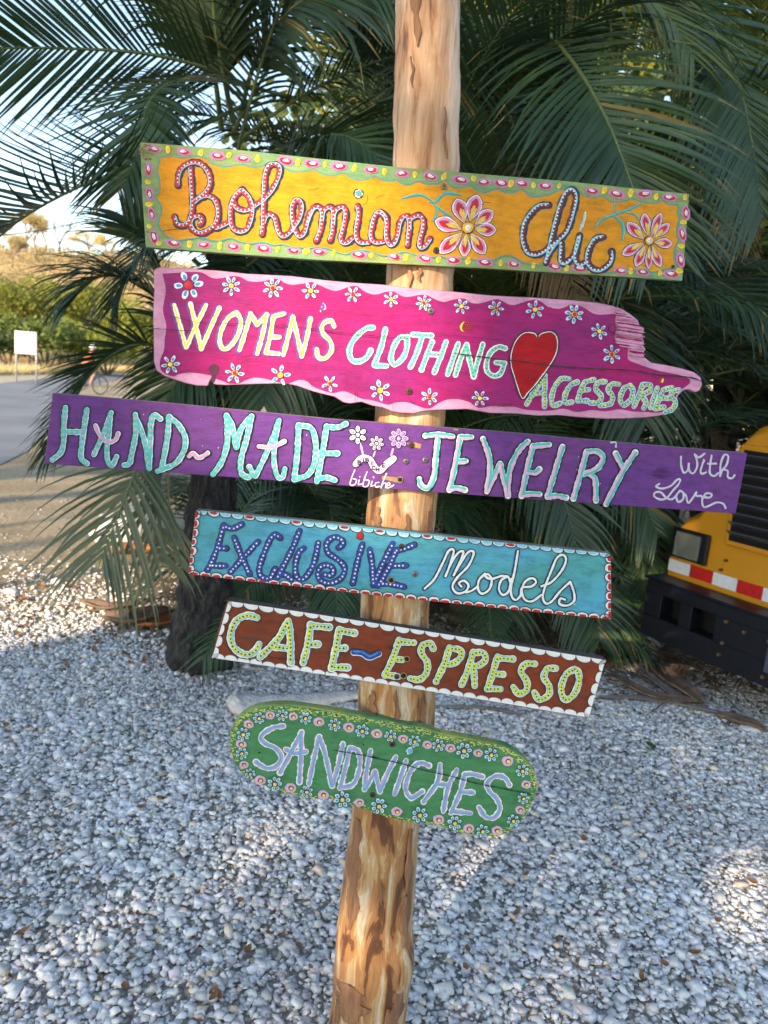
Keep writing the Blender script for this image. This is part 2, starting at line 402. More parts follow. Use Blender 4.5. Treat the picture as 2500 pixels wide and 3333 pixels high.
# weeds strip under the sign
rngw = np.random.default_rng(3)
nw = 2600; a0 = at_z(-500, 1225); a1 = at_z(420, 1212); tt = rngw.uniform(0, 1, nw)
Pw = np.stack([a0.x + (a1.x - a0.x) * tt, a0.y + (a1.y - a0.y) * tt + rngw.uniform(0, 5, nw), np.zeros(nw)], 1)
hW = rngw.uniform(0.2, 0.7, nw)[:, None]; dW = rngw.normal(size=(nw, 3)) * np.array([0.35, 0.35, 0]) ; dW[:, 2] = 1
Vw = np.stack([Pw - np.array([0.03, 0, 0]), Pw + np.array([0.03, 0, 0]), Pw + dW * hW], 1).reshape(-1, 3)
tag(link('roadside_weeds', np_mesh('roadside_weeds', Vw, np.arange(nw * 3).reshape(-1, 3)), None, lm_dry), 'dry straw-coloured weeds along the far road edge', None, None, 'stuff')

def bare_tree(name, label, px, py_base, y, h, seed, leaves=0, spread=0.55, mat=palebark, flat=False):
    rnd = random.Random(seed); p = at_y(px, py_base, y)
    z = float(hill_h(np.array(p.x), np.array(float(y))))
    root = empty(name, (p.x, y, z - 0.2), 0, label, 'tree', 'trees on the dry hill')
    mb = MB(); tips = []
    def grow(p0, d, L, r, depth):
        q = p0 + d * L * 0.5 + Vector((rnd.uniform(-1, 1), rnd.uniform(-1, 1), 0)) * L * 0.06
        p1 = p0 + d * L
        mb.tube([p0, q, p1], [r, r * 0.85, r * 0.62], mat, 4 if depth > 1 else 6, False)
        if depth <= 1: tips.append(p1)
        if depth == 0: return
        for k in range(3 if depth > 2 else (3 if rnd.random() < 0.7 else 2)):
            ax = Vector((rnd.gauss(0, 1), rnd.gauss(0, 1), rnd.gauss(0, 0.35))).normalized()
            nd = (d + ax * spread * rnd.uniform(0.7, 1.3) + Vector((0, 0, -0.1 if flat else 0.12))).normalized()
            grow(p1 - d * L * rnd.uniform(0, 0.25), nd, L * rnd.uniform(0.62, 0.82), r * 0.58, depth - 1)
    grow(Vector((0, 0, 0)), Vector((rnd.uniform(-.1, .1), 0, 1)).normalized(), h * 0.34, h * 0.032, 4)
    mb.build('trunk', root)
    if leaves:
        rg = np.random.default_rng(seed)
        V, F = leaf_cloud(rg, [tuple(x) for x in tips], [h * 0.085] * len(tips), int(leaves * 1.6), 0.09, 0.9)
        link('crown', np_mesh('crown', V, F), root, lm_dry)
    return root
bare_tree('sparse_tree', 'broad sparse straw-leaved tree, leftmost on the hilltop', 115, 830, 112, 7.2, 1, 3600, 0.6)
bare_tree('bare_tree', 'leafless grey tree with fan-shaped twigs in the middle of the hilltop', 190, 815, 116, 7.0, 2, 0, 0.5)
bare_tree('sparse_tree', 'flat-topped straw-leaved tree right of the leafless hilltop tree', 290, 830, 116, 5.6, 3, 2600, 0.8, palebark, True)
bare_tree('sparse_tree', 'small flat-topped tree at the right shoulder of the hill', 345, 845, 114, 4.4, 4, 1600, 0.8, palebark, True)
bare_tree('bare_tree', 'thin white-stemmed tree alone on the right slope of the hill', 295, 910, 98, 4.4, 5, 0, 0.35)
bare_tree('bare_tree', 'slender bare tree at the far left end of the ridge', 10, 860, 116, 4.4, 6, 700, 0.5)
bare_tree('bare_tree', 'small pale bare tree on the left slope of the hill', 60, 870, 108, 4.0, 7, 800, 0.5)
bare_tree('bare_tree', 'short bare trunk just below the hilltop', 256, 850, 106, 2.6, 8, 0, 0.4)
bare_tree('sparse_tree', 'rounded straw-leaved tree between the leftmost hilltop tree and the leafless one', 150, 830, 124, 6.4, 11, 2600, 0.6)
bare_tree('sparse_tree', 'tallest straw-leaved tree behind the leftmost hilltop tree', 85, 835, 128, 8.4, 12, 3000, 0.6)
bare_tree('sparse_tree', 'low rounded tree on the upper left slope of the hill', 40, 880, 104, 4.6, 13, 2000, 0.6)
bare_tree('sparse_tree', 'small rounded tree in the middle of the dry slope', 215, 905, 96, 2.8, 14, 1400, 0.6)
# dry scrub over the slope
rs = np.random.default_rng(9)
sx_ = rs.uniform(-110, 0, 1500); sy_ = rs.uniform(76, 128, 1500); szz = hill_h(sx_, sy_)
V, F = leaf_cloud(rs, np.stack([sx_, sy_, szz + 0.4], 1), rs.uniform(0.4, 1.5, 1500), 42000, 0.20, 0.8)
tag(link('dry_scrub', np_mesh('dry_scrub', V, F), None, lm_dry), 'dry straw-coloured scrub covering the hillside', None, None, 'stuff')

# ------------------------------------------------------------------ palms
def frond_mesh(name, rachis, up, leaf_len, nl=52, seed=0, droop=0.55, v_raise=0.25, width=0.020, t0=0.10, sides=(1, -1), rr=0.012, fwd0=0.55, sweep=1.0):
    """rachis: list of Vectors (smooth). up: normal of the frond plane. Returns V,F quads + material index (0 leaf, 1 stem)"""
    rnd = random.Random(seed); Vv = []; Ff = []; Mi = []
    n = 24; pts = catmull3(rachis, n); m = len(pts) - 1
    def sample(t):
        a = t * m; i = min(int(a), m - 1); f = a - i
        return pts[i].lerp(pts[i + 1], f), (pts[min(i + 1, m)] - pts[i]).normalized()
    # stem tube (6 sided)
    ref = Vector(up); b0 = None
    for i, p in enumerate(pts):
        tg = (pts[min(i + 1, m)] - pts[max(i - 1, 0)]).normalized()
        a = (ref - tg * ref.dot(tg)).normalized(); b = tg.cross(a); r = rr * (1 - 0.85 * i / m)
        for k in range(5):
            q = 2 * math.pi * k / 5; Vv.append(p + (a * math.cos(q) + b * math.sin(q)) * r)
    for i in range(m):
        for k in range(5):
            k2 = (k + 1) % 5; Ff.append((i * 5 + k, i * 5 + k2, (i + 1) * 5 + k2, (i + 1) * 5 + k)); Mi.append(1)
    for s in sides:
        for j in range(nl):
            t = t0 + (1 - t0) * (j + rnd.uniform(-0.25, 0.25)) / nl; t = max(0, min(0.995, t))
            p, tg = sample(t)
            nrm = (Vector(up) - tg * Vector(up).dot(tg)).normalized(); side = tg.cross(nrm) * s
            fw = fwd0 + 1.0 * t ** 1.5 * sweep
            d = (side + tg * fw + nrm * (v_raise + rnd.uniform(-0.13, 0.13))).normalized()
            tt = (t - t0) / (1 - t0)
            L = leaf_len * (0.55 + 0.6 * math.sin(math.pi * min(1, tt * 0.85 + 0.12))) * rnd.uniform(0.88, 1.08)
            if tt > 0.9: L *= 0.75
            wv = width * rnd.uniform(0.8, 1.15); dr = droop * rnd.uniform(0.6, 1.5)
            if rnd.random() < 0.05: dr *= 2.0
            q = Vector(p); dd = Vector(d); seg = 5; base = len(Vv)
            for k in range(seg + 1):
                u = k / seg
                wd = wv * (0.55 + 0.9 * u if u < 0.3 else (0.82 * (1 - ((u - 0.3) / 0.7) ** 1.6)) + 0.0) if u < 1 else 0.0008
                wdir = dd.cross(Vector((0, 0, 1)) + nrm * 0.7)
                if wdir.length < 1e-4: wdir = tg
                # blade lies roughly in the plane of leaflet dir and rachis tangent
                wdir = (tg - dd * tg.dot(dd)); wdir = wdir.normalized() if wdir.length > 0.05 else dd.orthogonal().normalized()
                bn = dd.cross(wdir).normalized()
                if bn.dot(nrm) < 0: bn = -bn
                fold = wd * 0.45
                Vv.append(q - wdir * wd + bn * fold); Vv.append(Vector(q)); Vv.append(q + wdir * wd + bn * fold)
                q = q + dd * (L / seg)
                dd = (dd + Vector((0, 0, -1)) * dr * (0.25 + 0.9 * u) * 0.5).normalized()
            dryl = rnd.random()
            for k in range(seg):
                a = base + k * 3; mi_ = 2 if (dryl < 0.007 or (dryl < 0.16 and k == seg - 1)) else 0
                Ff.append((a, a + 1, a + 4, a + 3)); Mi.append(mi_); Ff.append((a + 1, a + 2, a + 5, a + 4)); Mi.append(mi_)
    me = np_mesh(name, [tuple(v) for v in Vv], Ff)
    me.polygons.foreach_set('material_index', Mi); return me
def catmull3(P, n):
    P = [Vector(p) for p in P]
    if len(P) == 2: return [P[0].lerp(P[1], i / n) for i in range(n + 1)]
    Q = [P[0] * 2 - P[1]] + P + [P[-1] * 2 - P[-2]]; out = []; k = len(P) - 1
    for i in range(n + 1):
        a = i / n * k; j = min(int(a), k - 1); t = a - j
        p0, p1, p2, p3 = Q[j:j + 4]
        out.append(0.5 * ((2 * p1) + (-p0 + p2) * t + (2 * p0 - 5 * p1 + 4 * p2 - p3) * t * t + (-p0 + 3 * p1 - 3 * p2 + p3) * t ** 3))
    return out
palm_leaf = leafmat('palm_leaflet', (0.020, 0.048, 0.022), (0.048, 0.090, 0.034), 0.36, 0.14, 0.5, 2.0)
palm_lime = leafmat('palm_leaflet_lime', (0.06, 0.10, 0.025), (0.12, 0.16, 0.04), 0.4, 0.25, 0.5, 2.0)
palm_mid = leafmat('palm_leaflet_mid', (0.07, 0.10, 0.045), (0.13, 0.145, 0.075), 0.4, 0.2, 0.5, 2.0)
palm_dry = leafmat('palm_leaflet_dry', (0.22, 0.15, 0.08), (0.30, 0.22, 0.13), 0.7, 0.2, 0.3, 2.0)
palm_tip = leafmat('palm_leaflet_browned', (0.17, 0.13, 0.05), (0.24, 0.20, 0.08), 0.6, 0.25, 0.3, 2.0)
stem_m = simple('palm_stem', (0.11, 0.15, 0.05), 0.5, 0, 0.3, 10)
dark_bark, t, b = newmat('charred_palm_bark')
g = noise(t, coords(t, (7, 7, 1.3)), 5, 8, 0.75)
c1 = ramp(t, g, [(0.38, (0.006, 0.006, 0.007)), (0.5, (0.035, 0.033, 0.033)), (0.62, (0.09, 0.082, 0.075))])
t.links.new(c1.outputs[0], b.inputs['Base Color']); b.inputs['Roughness'].default_value = 0.9; bump(t, g, b, 1.0, 0.03)
cane_bark, t, b = newmat('ringed_cane_bark')
wv = N(t, 'ShaderNodeTexWave', bands_direction='Z'); wv.inputs['Scale'].default_value = 3.2; wv.inputs['Distortion'].default_value = 1.2
t.links.new(coords(t), wv.inputs['Vector'])
c1 = ramp(t, wv.outputs[0], [(0.1, (0.03, 0.025, 0.016)), (0.4, (0.065, 0.058, 0.038)), (0.9, (0.10, 0.092, 0.065))])
t.links.new(c1.outputs[0], b.inputs['Base Color']); b.inputs['Roughness'].default_value = 0.8; bump(t, wv.outputs[0], b, 0.4, 0.01)

def generic(elev, L, seed, lime=False, leaf=0.46):
    # rachis in the YZ plane, arching over
    pts = []; p = Vector((0, 0, 0)); a = elev; rnd = random.Random(seed)
    bend = rnd.uniform(0.9, 1.5); k = 8; sx = rnd.uniform(-0.12, 0.12)
    for i in range(k + 1):
        pts.append(Vector(p)); p = p + Vector((sx * i * 0.1, math.cos(a), math.sin(a))) * (L / k); a -= bend / k * (0.5 + 1.2 * i / k)
    me = frond_mesh('frond', pts, (0, -math.sin(elev - 0.4), math.cos(elev - 0.4)), leaf, 64, seed, rnd.uniform(0.35, 0.8), 0.28, 0.0108, 0.16, rr=0.011)
    return me
FR = []
for i, e in enumerate((78, 64, 52, 40, 28, 14, 70, 46, 34, 4)):
    FR.append((e, generic(R(e), 2.3, 100 + i)))
for e, me in FR: me.materials.append(palm_leaf); me.materials.append(stem_m); me.materials.append(palm_tip)
FRL = []
for i, e in enumerate((60, 36, 15)):
    me = generic(R(e), 1.9, 200 + i); me.materials.append(palm_lime); me.materials.append(stem_m); me.materials.append(palm_tip); FRL.append((e, me))
FRD = []
for i, e in enumerate((-25, -50)):
    me = generic(R(e), 1.5, 300 + i); me.materials.append(palm_dry); me.materials.append(palm_dry); me.materials.append(palm_dry); FRD.append((e, me))

def palm(name, label, base, canes, seed, nf=9, group='palms behind the signpost', fr_scale=1.0, azmask=None, dry=1, bark_m=None):
    """clump: canes = [(dx,dy,height,radius)], each cane carries nf fronds"""
    rnd = random.Random(seed); root = empty(name, base, 0, label, 'palm', group)
    for (dx, dy, h, r) in canes:
        lean = Vector((dx * 0.35, dy * 0.35, 0)); top = Vector((dx, dy, 0)) + lean * 1 + Vector((0, 0, h))
        mb = MB(); mb.tube([Vector((dx, dy, -0.05)), Vector((dx, dy, 0)) + lean * 0.3 + Vector((0, 0, h * 0.5)), top], [r * 1.25, r, r * 0.8], bark_m or cane_bark, 10)
        # crown shaft
        mb.tube([top, top + Vector((0, 0, 0.35))], [r * 0.95, r * 0.5], stem_m, 8)
        mb.build('trunk', root, True)
        for j in range(nf):
            az = 2 * math.pi * (j * 0.381966 + rnd.uniform(-0.05, 0.05)) + seed
            if azmask and not azmask(az % (2 * math.pi)):
                continue
            lst = FR if rnd.random() > 0.13 else FRL
            e, me = lst[rnd.randrange(len(lst))]
            o = bpy.data.objects.new('frond', me); C.objects.link(o); o.parent = root
            o.location = top + Vector((0, 0, rnd.uniform(0.0, 0.3))); s = fr_scale * rnd.uniform(0.8, 1.12)
            o.rotation_euler = (rnd.uniform(-0.08, 0.08), rnd.uniform(-0.08, 0.08), az); o.scale = (s * rnd.choice((1, -1)), s, s)
        for j in range(dry):
            e, me = FRD[rnd.randrange(2)]
            o = bpy.data.objects.new('frond', me); C.objects.link(o); o.parent = root
            o['label'] = 'withered brown frond hanging down'
            o.location = top; o.rotation_euler = (0, 0, rnd.uniform(0, 6.28)); s = fr_scale * rnd.uniform(0.6, 0.9); o.scale = (s, s, s)
    return root

# hero palm with the dark trunk left of the signpost
hp = at_z(650, 2170); crown_p = at_y(760, 400, 4.25)
root = empty('palm_tree', (hp.x, hp.y, 0), 0, 'tall palm with thick blackened trunk left of the signpost', 'palm')
mb = MB()
prof = []; rad = []
for i in range(15):
    f = i / 14; z = f * 2.6
    x = (crown_p.x - hp.x) * f ** 1.4; y = (crown_p.y - hp.y) * f
    prof.append(Vector((x, y, z - 0.05 if i == 0 else z))); rad.append(0.175 - 0.08 * f ** 0.6 + 0.010 * math.sin(i * 2.1) + (0.05 if i == 0 else 0))
mb.tube(prof, rad, dark_bark, 14)
tr = mb.build('trunk', root, True)
dm = tr.modifiers.new('s', 'SUBSURF'); dm.levels = 3; dm.render_levels = 3
tx = bpy.data.textures.new('bark_relief', 'CLOUDS'); tx.noise_scale = 0.055
dp = tr.modifiers.new('d', 'DISPLACE'); dp.texture = tx; dp.strength = 0.07; dp.mid_level = 0.5
rnd = random.Random(4)
cl = Vector(prof[-1])
for j in range(12):
    e, me = FR[rnd.randrange(len(FR))]
    az = 2 * math.pi * j * 0.381966 + 0.5
    if -math.sin(az) < 0.15: continue
    o = bpy.data.objects.new('frond', me); C.objects.link(o); o.parent = root
    o.location = cl + Vector((0, 0, rnd.uniform(0, 0.35))); s = rnd.uniform(0.85, 1.1)
    o.rotation_euler = (0, 0, az); o.scale = (s, s, s)
def hero(root, pix, depth, up, leaf, nl=60, mat=palm_leaf, seed=0, **kw):
    P = [at_y(px, py, d) - root.location for (px, py), d in zip(pix, depth)]
    me = frond_mesh('frond', P, up, leaf, nl, seed, **kw)
    me.materials.append(mat); me.materials.append(stem_m); me.materials.append(palm_tip)
    return link('frond', me, root)
HERO = root
hero(root, [(1000, 330), (760, 270), (640, 262), (545, 275), (480, 345), (450, 470), (405, 610)], [4.3, 4.1, 3.9, 3.7, 3.55, 3.45, 3.4], (-0.25, -0.75, 0.6), 0.46, 72, seed=1, droop=0.18, width=0.0125, t0=0.22, rr=0.011, v_raise=0.1, fwd0=0.35)
hero(root, [(820, 330), (640, 420), (470, 540), (300, 590), (120, 680), (0, 770), (-120, 900)], [4.3, 4.0, 3.7, 3.4, 3.2, 3.1, 3.0], (-0.15, -0.5, 0.85), 0.50, 48, seed=2, droop=-0.22, width=0.0115, t0=0.2, v_raise=0.5, rr=0.012, fwd0=0.2)
hero(root, [(840, 300), (700, 230), (480, 175), (230, 158), (0, 158), (-150, 185)], [4.3, 4.1, 3.9, 3.7, 3.5, 3.4], (0.05, -0.75, -0.65), 0.50, 50, seed=3, droop=0.05, width=0.0115, t0=0.15, v_raise=0.1, rr=0.013, fwd0=0.75)
hero(root, [(760, 400), (735, 280), (705, 120), (690, -60), (690, -260)], [4.2, 4.1, 4.0, 3.9, 3.8], (-0.3, -0.9, 0.2), 0.5, 60, seed=4, droop=0.5, width=0.013, t0=0.3, v_raise=0.15, rr=0.017)
hero(root, [(720, 420), (700, 260), (660, 60), (560, -80), (380, -150)], [4.3, 4.2, 4.1, 4.0, 3.9], (-0.4, -0.8, 0.45), 0.55, 60, seed=5, droop=0.5, width=0.013, t0=0.25, v_raise=0.1, rr=0.017)
hero(root, [(780, 380), (840, 180), (960, 20), (1120, -60), (1260, -60)], [4.3, 4.1, 3.9, 3.8, 3.7], (0.2, -0.85, 0.4), 0.55, 60, seed=6, droop=0.6, width=0.013, t0=0.2, v_raise=0.1, rr=0.015)
hero(root, [(760, 560), (640, 640), (560, 720), (480, 800), (410, 900), (370, 1000)], [4.3, 4.1, 4.0, 3.9, 3.85, 3.8], (-0.35, -0.3, 0.9), 0.42, 56, seed=7, droop=0.5, width=0.0105, t0=0.1, v_raise=0.2)
hero(root, [(860, 620), (980, 500), (1080, 440), (1180, 470), (1260, 560)], [4.3, 4.1, 3.9, 3.8, 3.75], (0.2, -0.75, 0.6), 0.5, 56, seed=8, droop=0.5, width=0.0135, t0=0.1, v_raise=0.1)

hero(root, [(900, 760), (840, 840), (760, 900), (680, 1000), (620, 1130)], [4.2, 4.0, 3.85, 3.75, 3.7], (-0.2, -0.6, 0.75), 0.42, 56, seed=9, droop=0.7, width=0.015, t0=0.1, v_raise=0.2)
hero(root, [(1000, 800), (950, 900), (900, 1040), (870, 1180), (860, 1320)], [4.1, 3.95, 3.85, 3.8, 3.75], (0.0, -0.8, 0.5), 0.44, 56, seed=10, droop=0.6, width=0.016, t0=0.05, v_raise=0.1)
hero(root, [(760, 1000), (700, 1060), (640, 1140), (570, 1250), (520, 1380)], [4.05, 3.85, 3.75, 3.7, 3.65], (-0.2, -0.7, 0.65), 0.42, 56, seed=16, droop=0.5, width=0.015, t0=0.05, v_raise=0.15)
# low palm that reaches out left under the pink board
lp = at_z(640, 2080); lroot = empty('palm_clump', (lp.x, lp.y, 0), 0, 'low bushy palm reaching out left beside the dark trunk', 'palm', 'palms behind the signpost')
mb = MB()
for k in range(4): mb.tube([(0.05 * k, 0.08 * k, -0.03), (0.05 * k - 0.05, 0.08 * k, 0.5)], [0.035, 0.025], cane_bark, 8)
mb.build('trunk', lroot, True)
hero(lroot, [(700, 1900), (640, 1500), (560, 1180), (450, 1120), (330, 1180), (250, 1290), (195, 1430)], [4.1, 4.0, 3.9, 3.8, 3.7, 3.6, 3.55], (-0.75, -0.1, 0.65), 0.46, 52, seed=11, droop=0.12, width=0.0105, t0=0.45, v_raise=0.15, rr=0.014, fwd0=0.5)
hero(lroot, [(720, 1900), (650, 1400), (560, 1050), (450, 930), (330, 900), (230, 980)], [4.2, 4.1, 4.0, 3.9, 3.8, 3.75], (-0.3, -0.35, 0.9), 0.42, 56, seed=12, droop=0.5, width=0.010, t0=0.4, v_raise=0.2)
hero(lroot, [(560, 1420), (470, 1490), (430, 1560), (400, 1640), (360, 1740), (330, 1820)], [3.5, 3.4, 3.3, 3.25, 3.2, 3.15], (-0.1, -0.95, 0.3), 0.52, 19, palm_mid, seed=13, droop=0.55, width=0.0125, t0=0.05, v_raise=0.1, fwd0=0.75, rr=0.009)
hero(lroot, [(700, 1600), (620, 1250), (560, 1000), (500, 820), (400, 700)], [4.4, 4.3, 4.25, 4.2, 4.15], (-0.6, -0.3, 0.7), 0.42, 56, seed=14, droop=0.45, width=0.010, t0=0.35)
hero(lroot, [(620, 1500), (560, 1470), (500, 1500), (470, 1580), (500, 1720), (530, 1840)], [3.6, 3.5, 3.45, 3.4, 3.35, 3.3], (-0.1, -0.95, 0.3), 0.40, 17, palm_mid, seed=15, droop=0.6, width=0.012, t0=0.15, v_raise=0.1, fwd0=0.7, rr=0.008)
for j, (az, e) in enumerate(((0.1, 3), (0.4, 4), (-0.9, 5), (-1.3, 8), (-0.6, 2))):
    ee, me = FR[e]; o = bpy.data.objects.new('frond', me); C.objects.link(o); o.parent = lroot
    o.location = (0.05, 0.1, 0.45); o.rotation_euler = (0, 0, az); o.scale = (0.85, 0.85, 0.85)

hero(lroot, [(560, 1300), (430, 1330), (330, 1330), (230, 1380), (150, 1480)], [3.9, 3.7, 3.6, 3.55, 3.5], (-0.3, -0.3, 0.9), 0.34, 34, seed=17, droop=0.6, width=0.012, t0=0.1, v_raise=0.15)
# palm whose big frond droops over the right half
rb = at_y(1640, 1000, 4.9)
rroot = empty('palm_tree', (rb.x, rb.y, 0), 0, 'palm with a huge arching frond right of the signpost', 'palm', 'palms behind the signpost')
mb = MB(); ct = at_y(1600, 60, 4.7) - Vector((rb.x, rb.y, 0))
mb.tube([(-0.05, 0, -0.05), (-0.06, 0, 1.5), (-0.1, 0, 2.4), ct], [0.10, 0.085, 0.08, 0.07], cane_bark, 12); mb.build('trunk', rroot, True)
hero(rroot, [(1640, 60), (1740, 70), (1830, 160), (1910, 270), (1975, 390), (2020, 500), (2070, 640), (2130, 800)], [4.5, 4.2, 3.9, 3.7, 3.6, 3.5, 3.45, 3.4], (-0.15, -0.8, 0.55), 0.62, 66, seed=21, droop=0.42, width=0.0145, t0=0.1, v_raise=0.15, rr=0.016, fwd0=0.45)
hero(rroot, [(1640, 40), (1760, -60), (1900, -90), (2060, -40), (2180, 60), (2260, 200)], [4.6, 4.4, 4.2, 4.1, 4.0, 3.9], (0.2, -0.7, 0.7), 0.6, 60, palm_lime, seed=22, droop=0.5, width=0.0135, t0=0.1, v_raise=0.1)
hero(rroot, [(1600, 60), (1540, 120), (1480, 240), (1440, 380), (1420, 520)], [4.6, 4.4, 4.2, 4.1, 4.0], (0.2, -0.8, 0.5), 0.5, 56, seed=23, droop=0.5, width=0.013, t0=0.1, v_raise=0.1)
hero(rroot, [(1600, 300), (1700, 330), (1760, 420), (1800, 560), (1810, 700)], [5.0, 4.8, 4.6, 4.5, 4.4], (0.1, -0.8, 0.5), 0.5, 56, seed=24, droop=0.6, width=0.013, t0=0.1, v_raise=0.1)
hero(rroot, [(2150, -60), (2300, 60), (2400, 260), (2450, 480), (2480, 700)], [4.5, 4.3, 4.1, 4.0, 3.95], (0.1, -0.8, 0.5), 0.6, 60, seed=25, droop=0.6, width=0.017, t0=0.05, v_raise=0.1)
hero(rroot, [(1500, 560), (1640, 600), (1760, 720), (1850, 880), (1900, 1060)], [4.4, 4.3, 4.2, 4.1, 4.0], (0.1, -0.8, 0.5), 0.42, 50, palm_dry, seed=26, droop=0.9, width=0.010, t0=0.1, v_raise=0.1)
hero(rroot, [(1900, 900), (2000, 960), (2060, 1100), (2090, 1250), (2100, 1380)], [4.7, 4.4, 4.2, 4.1, 4.05], (0.1, -0.85, 0.45), 0.5, 50, seed=27, droop=0.6, width=0.0125, t0=0.1, v_raise=0.1)
hero(rroot, [(2080, 860), (2240, 880), (2380, 940), (2500, 1040)], [4.8, 4.6, 4.4, 4.3], (-0.1, -0.7, 0.7), 0.42, 50, seed=28, droop=0.3, width=0.0125, t0=0.1, v_raise=0.1)
hero(rroot, [(1480, 1500), (1520, 1400), (1640, 1380), (1760, 1480), (1840, 1640), (1880, 1800)], [4.9, 4.6, 4.4, 4.2, 4.1, 4.05], (-0.1, -0.7, 0.7), 0.46, 50, seed=29, droop=0.5, width=0.015, t0=0.1, v_raise=0.1)

for sd, pts_, dd_ in ((31, [(1560, 1560), (1680, 1560), (1790, 1660), (1860, 1800), (1890, 1960)], 4.7), (32, [(1900, 1500), (2000, 1560), (2060, 1680), (2090, 1830), (2090, 1960)], 4.9), (33, [(1450, 1600), (1540, 1640), (1620, 1740), (1660, 1880), (1670, 2020)], 4.8),
                      (34, [(2100, 1450), (2020, 1560), (1960, 1700), (1930, 1860), (1930, 2020)], 5.2), (35, [(1800, 1380), (1880, 1400), (1980, 1480), (2080, 1600), (2140, 1740)], 4.8), (36, [(1750, 1750), (1830, 1790), (1900, 1880), (1940, 2000), (1950, 2090)], 4.6),
                      (37, [(980, 1560), (900, 1600), (840, 1700), (810, 1820), (800, 1930)], 4.9), (38, [(1050, 1700), (1100, 1740), (1130, 1850), (1130, 1980)], 4.8), (39, [(840, 1480), (940, 1520), (1020, 1600), (1070, 1720)], 4.7)):
    hero(rroot, pts_, [dd_ - .1 * k for k in range(len(pts_))], (0.1, -0.8, 0.5), 0.44, 44, seed=sd, droop=0.6, width=0.014, t0=0.05, v_raise=0.12)
palm('palm_clump', 'dense palm clump directly behind the signpost', (0.15, 5.3, 0), [(0, 0, 1.3, 0.05), (-0.35, 0.2, 0.7, 0.045), (0.35, 0.1, 0.5, 0.045), (0.1, 0.4, 2.0, 0.05), (0.5, -0.1, 1.5, 0.04), (-0.2, -0.1, 0.3, 0.04)], 2, 10)
palm('palm_clump', 'palm clump between the signpost and the yellow bus', (1.35, 5.7, 0), [(0, 0, 1.0, 0.05), (-0.3, 0.3, 1.9, 0.05), (0.2, 0.2, 0.45, 0.05), (-0.3, -0.35, 0.25, 0.04), (0.0, 0.0, 1.5, 0.04), (0.35, -0.1, 0.9, 0.04)], 7, 11, azmask=lambda a: not (-math.sin(a) > 0.1 and math.cos(a) < 0.3))
palm('palm_clump', 'palm clump behind the hood of the yellow bus', (3.2, 7.0, 0), [(0, 0, 1.5, 0.05), (-0.3, 0.3, 2.4, 0.05), (0.35, 0.2, 0.8, 0.05), (0.1, -0.3, 1.1, 0.045), (-0.5, -0.1, 1.7, 0.045)], 11, 11, azmask=lambda a: math.cos(a) > -0.25)
palm('palm_clump', 'palm clump behind the dark trunk', (-0.6, 5.6, 0), [(0, 0, 1.2, 0.05), (0.3, 0.3, 0.9, 0.05), (0.35, -0.2, 2.0, 0.05), (0.1, 0.0, 0.5, 0.04)], 5, 11, azmask=lambda a: -math.sin(a) > -0.45)
palm('palm_tree', 'taller slim palm rising behind the right part of the clump', (1.2, 6.9, 0), [(0, 0, 3.3, 0.08)], 17, 14, fr_scale=1.15)
palm('palm_tree', 'taller slim palm rising directly behind the post top', (-0.1, 7.0, 0), [(0, 0, 3.0, 0.08)], 23, 14, fr_scale=1.15)
palm('palm_clump', 'bushy palm clump filling the gap under the magenta board tip', (2.1, 6.0, 0), [(0, 0, 0.9, 0.04), (0.3, 0.2, 1.6, 0.045), (-0.3, 0.1, 2.2, 0.045)], 41, 11, azmask=lambda a: math.cos(a) > -0.75)
palm('palm_tree', 'taller palm rising at the upper right corner', (3.2, 7.4, 0), [(0, 0, 3.6, 0.09)], 29, 14, fr_scale=1.2)
# leafy trees that close the view behind the palms
leafy('leafy_tree', 'dark leafy tree closing the view behind the signpost', 'tree', (0.6, 10.5, 0), 3.4, 2.8, 2.6, 13000, 0.11, lm_dark, 61, 'leafy trees behind the palms', True, 0.16, 34)
leafy('leafy_tree', 'broad leafy tree behind the palms at the right', 'tree', (4.6, 10.5, 0), 3.6, 3.0, 3.0, 13000, 0.11, lm_dark, 62, 'leafy trees behind the palms', True, 0.16, 34)
leafy('leafy_tree', 'tall sunlit leafy tree showing yellow-green above the palms behind the post top', 'tree', (1.6, 11.5, 0), 5.6, 3.0, 2.4, 12000, 0.11, lm_sun, 65, 'leafy trees behind the palms', True, 0.16, 34)
leafy('leafy_tree', 'low leafy tree behind the dark palm trunk', 'tree', (-1.0, 9.6, 0), 1.9, 1.5, 1.7, 7000, 0.10, lm_dark, 63, 'leafy trees behind the palms', True, 0.12, 26)
leafy('leafy_tree', 'shaded leafy tree behind the yellow bus', 'tree', (2.6, 9.2, 0), 1.9, 2.0, 1.7, 9000, 0.11, lm_dark, 64, 'leafy trees behind the palms', True, 0.12, 26)

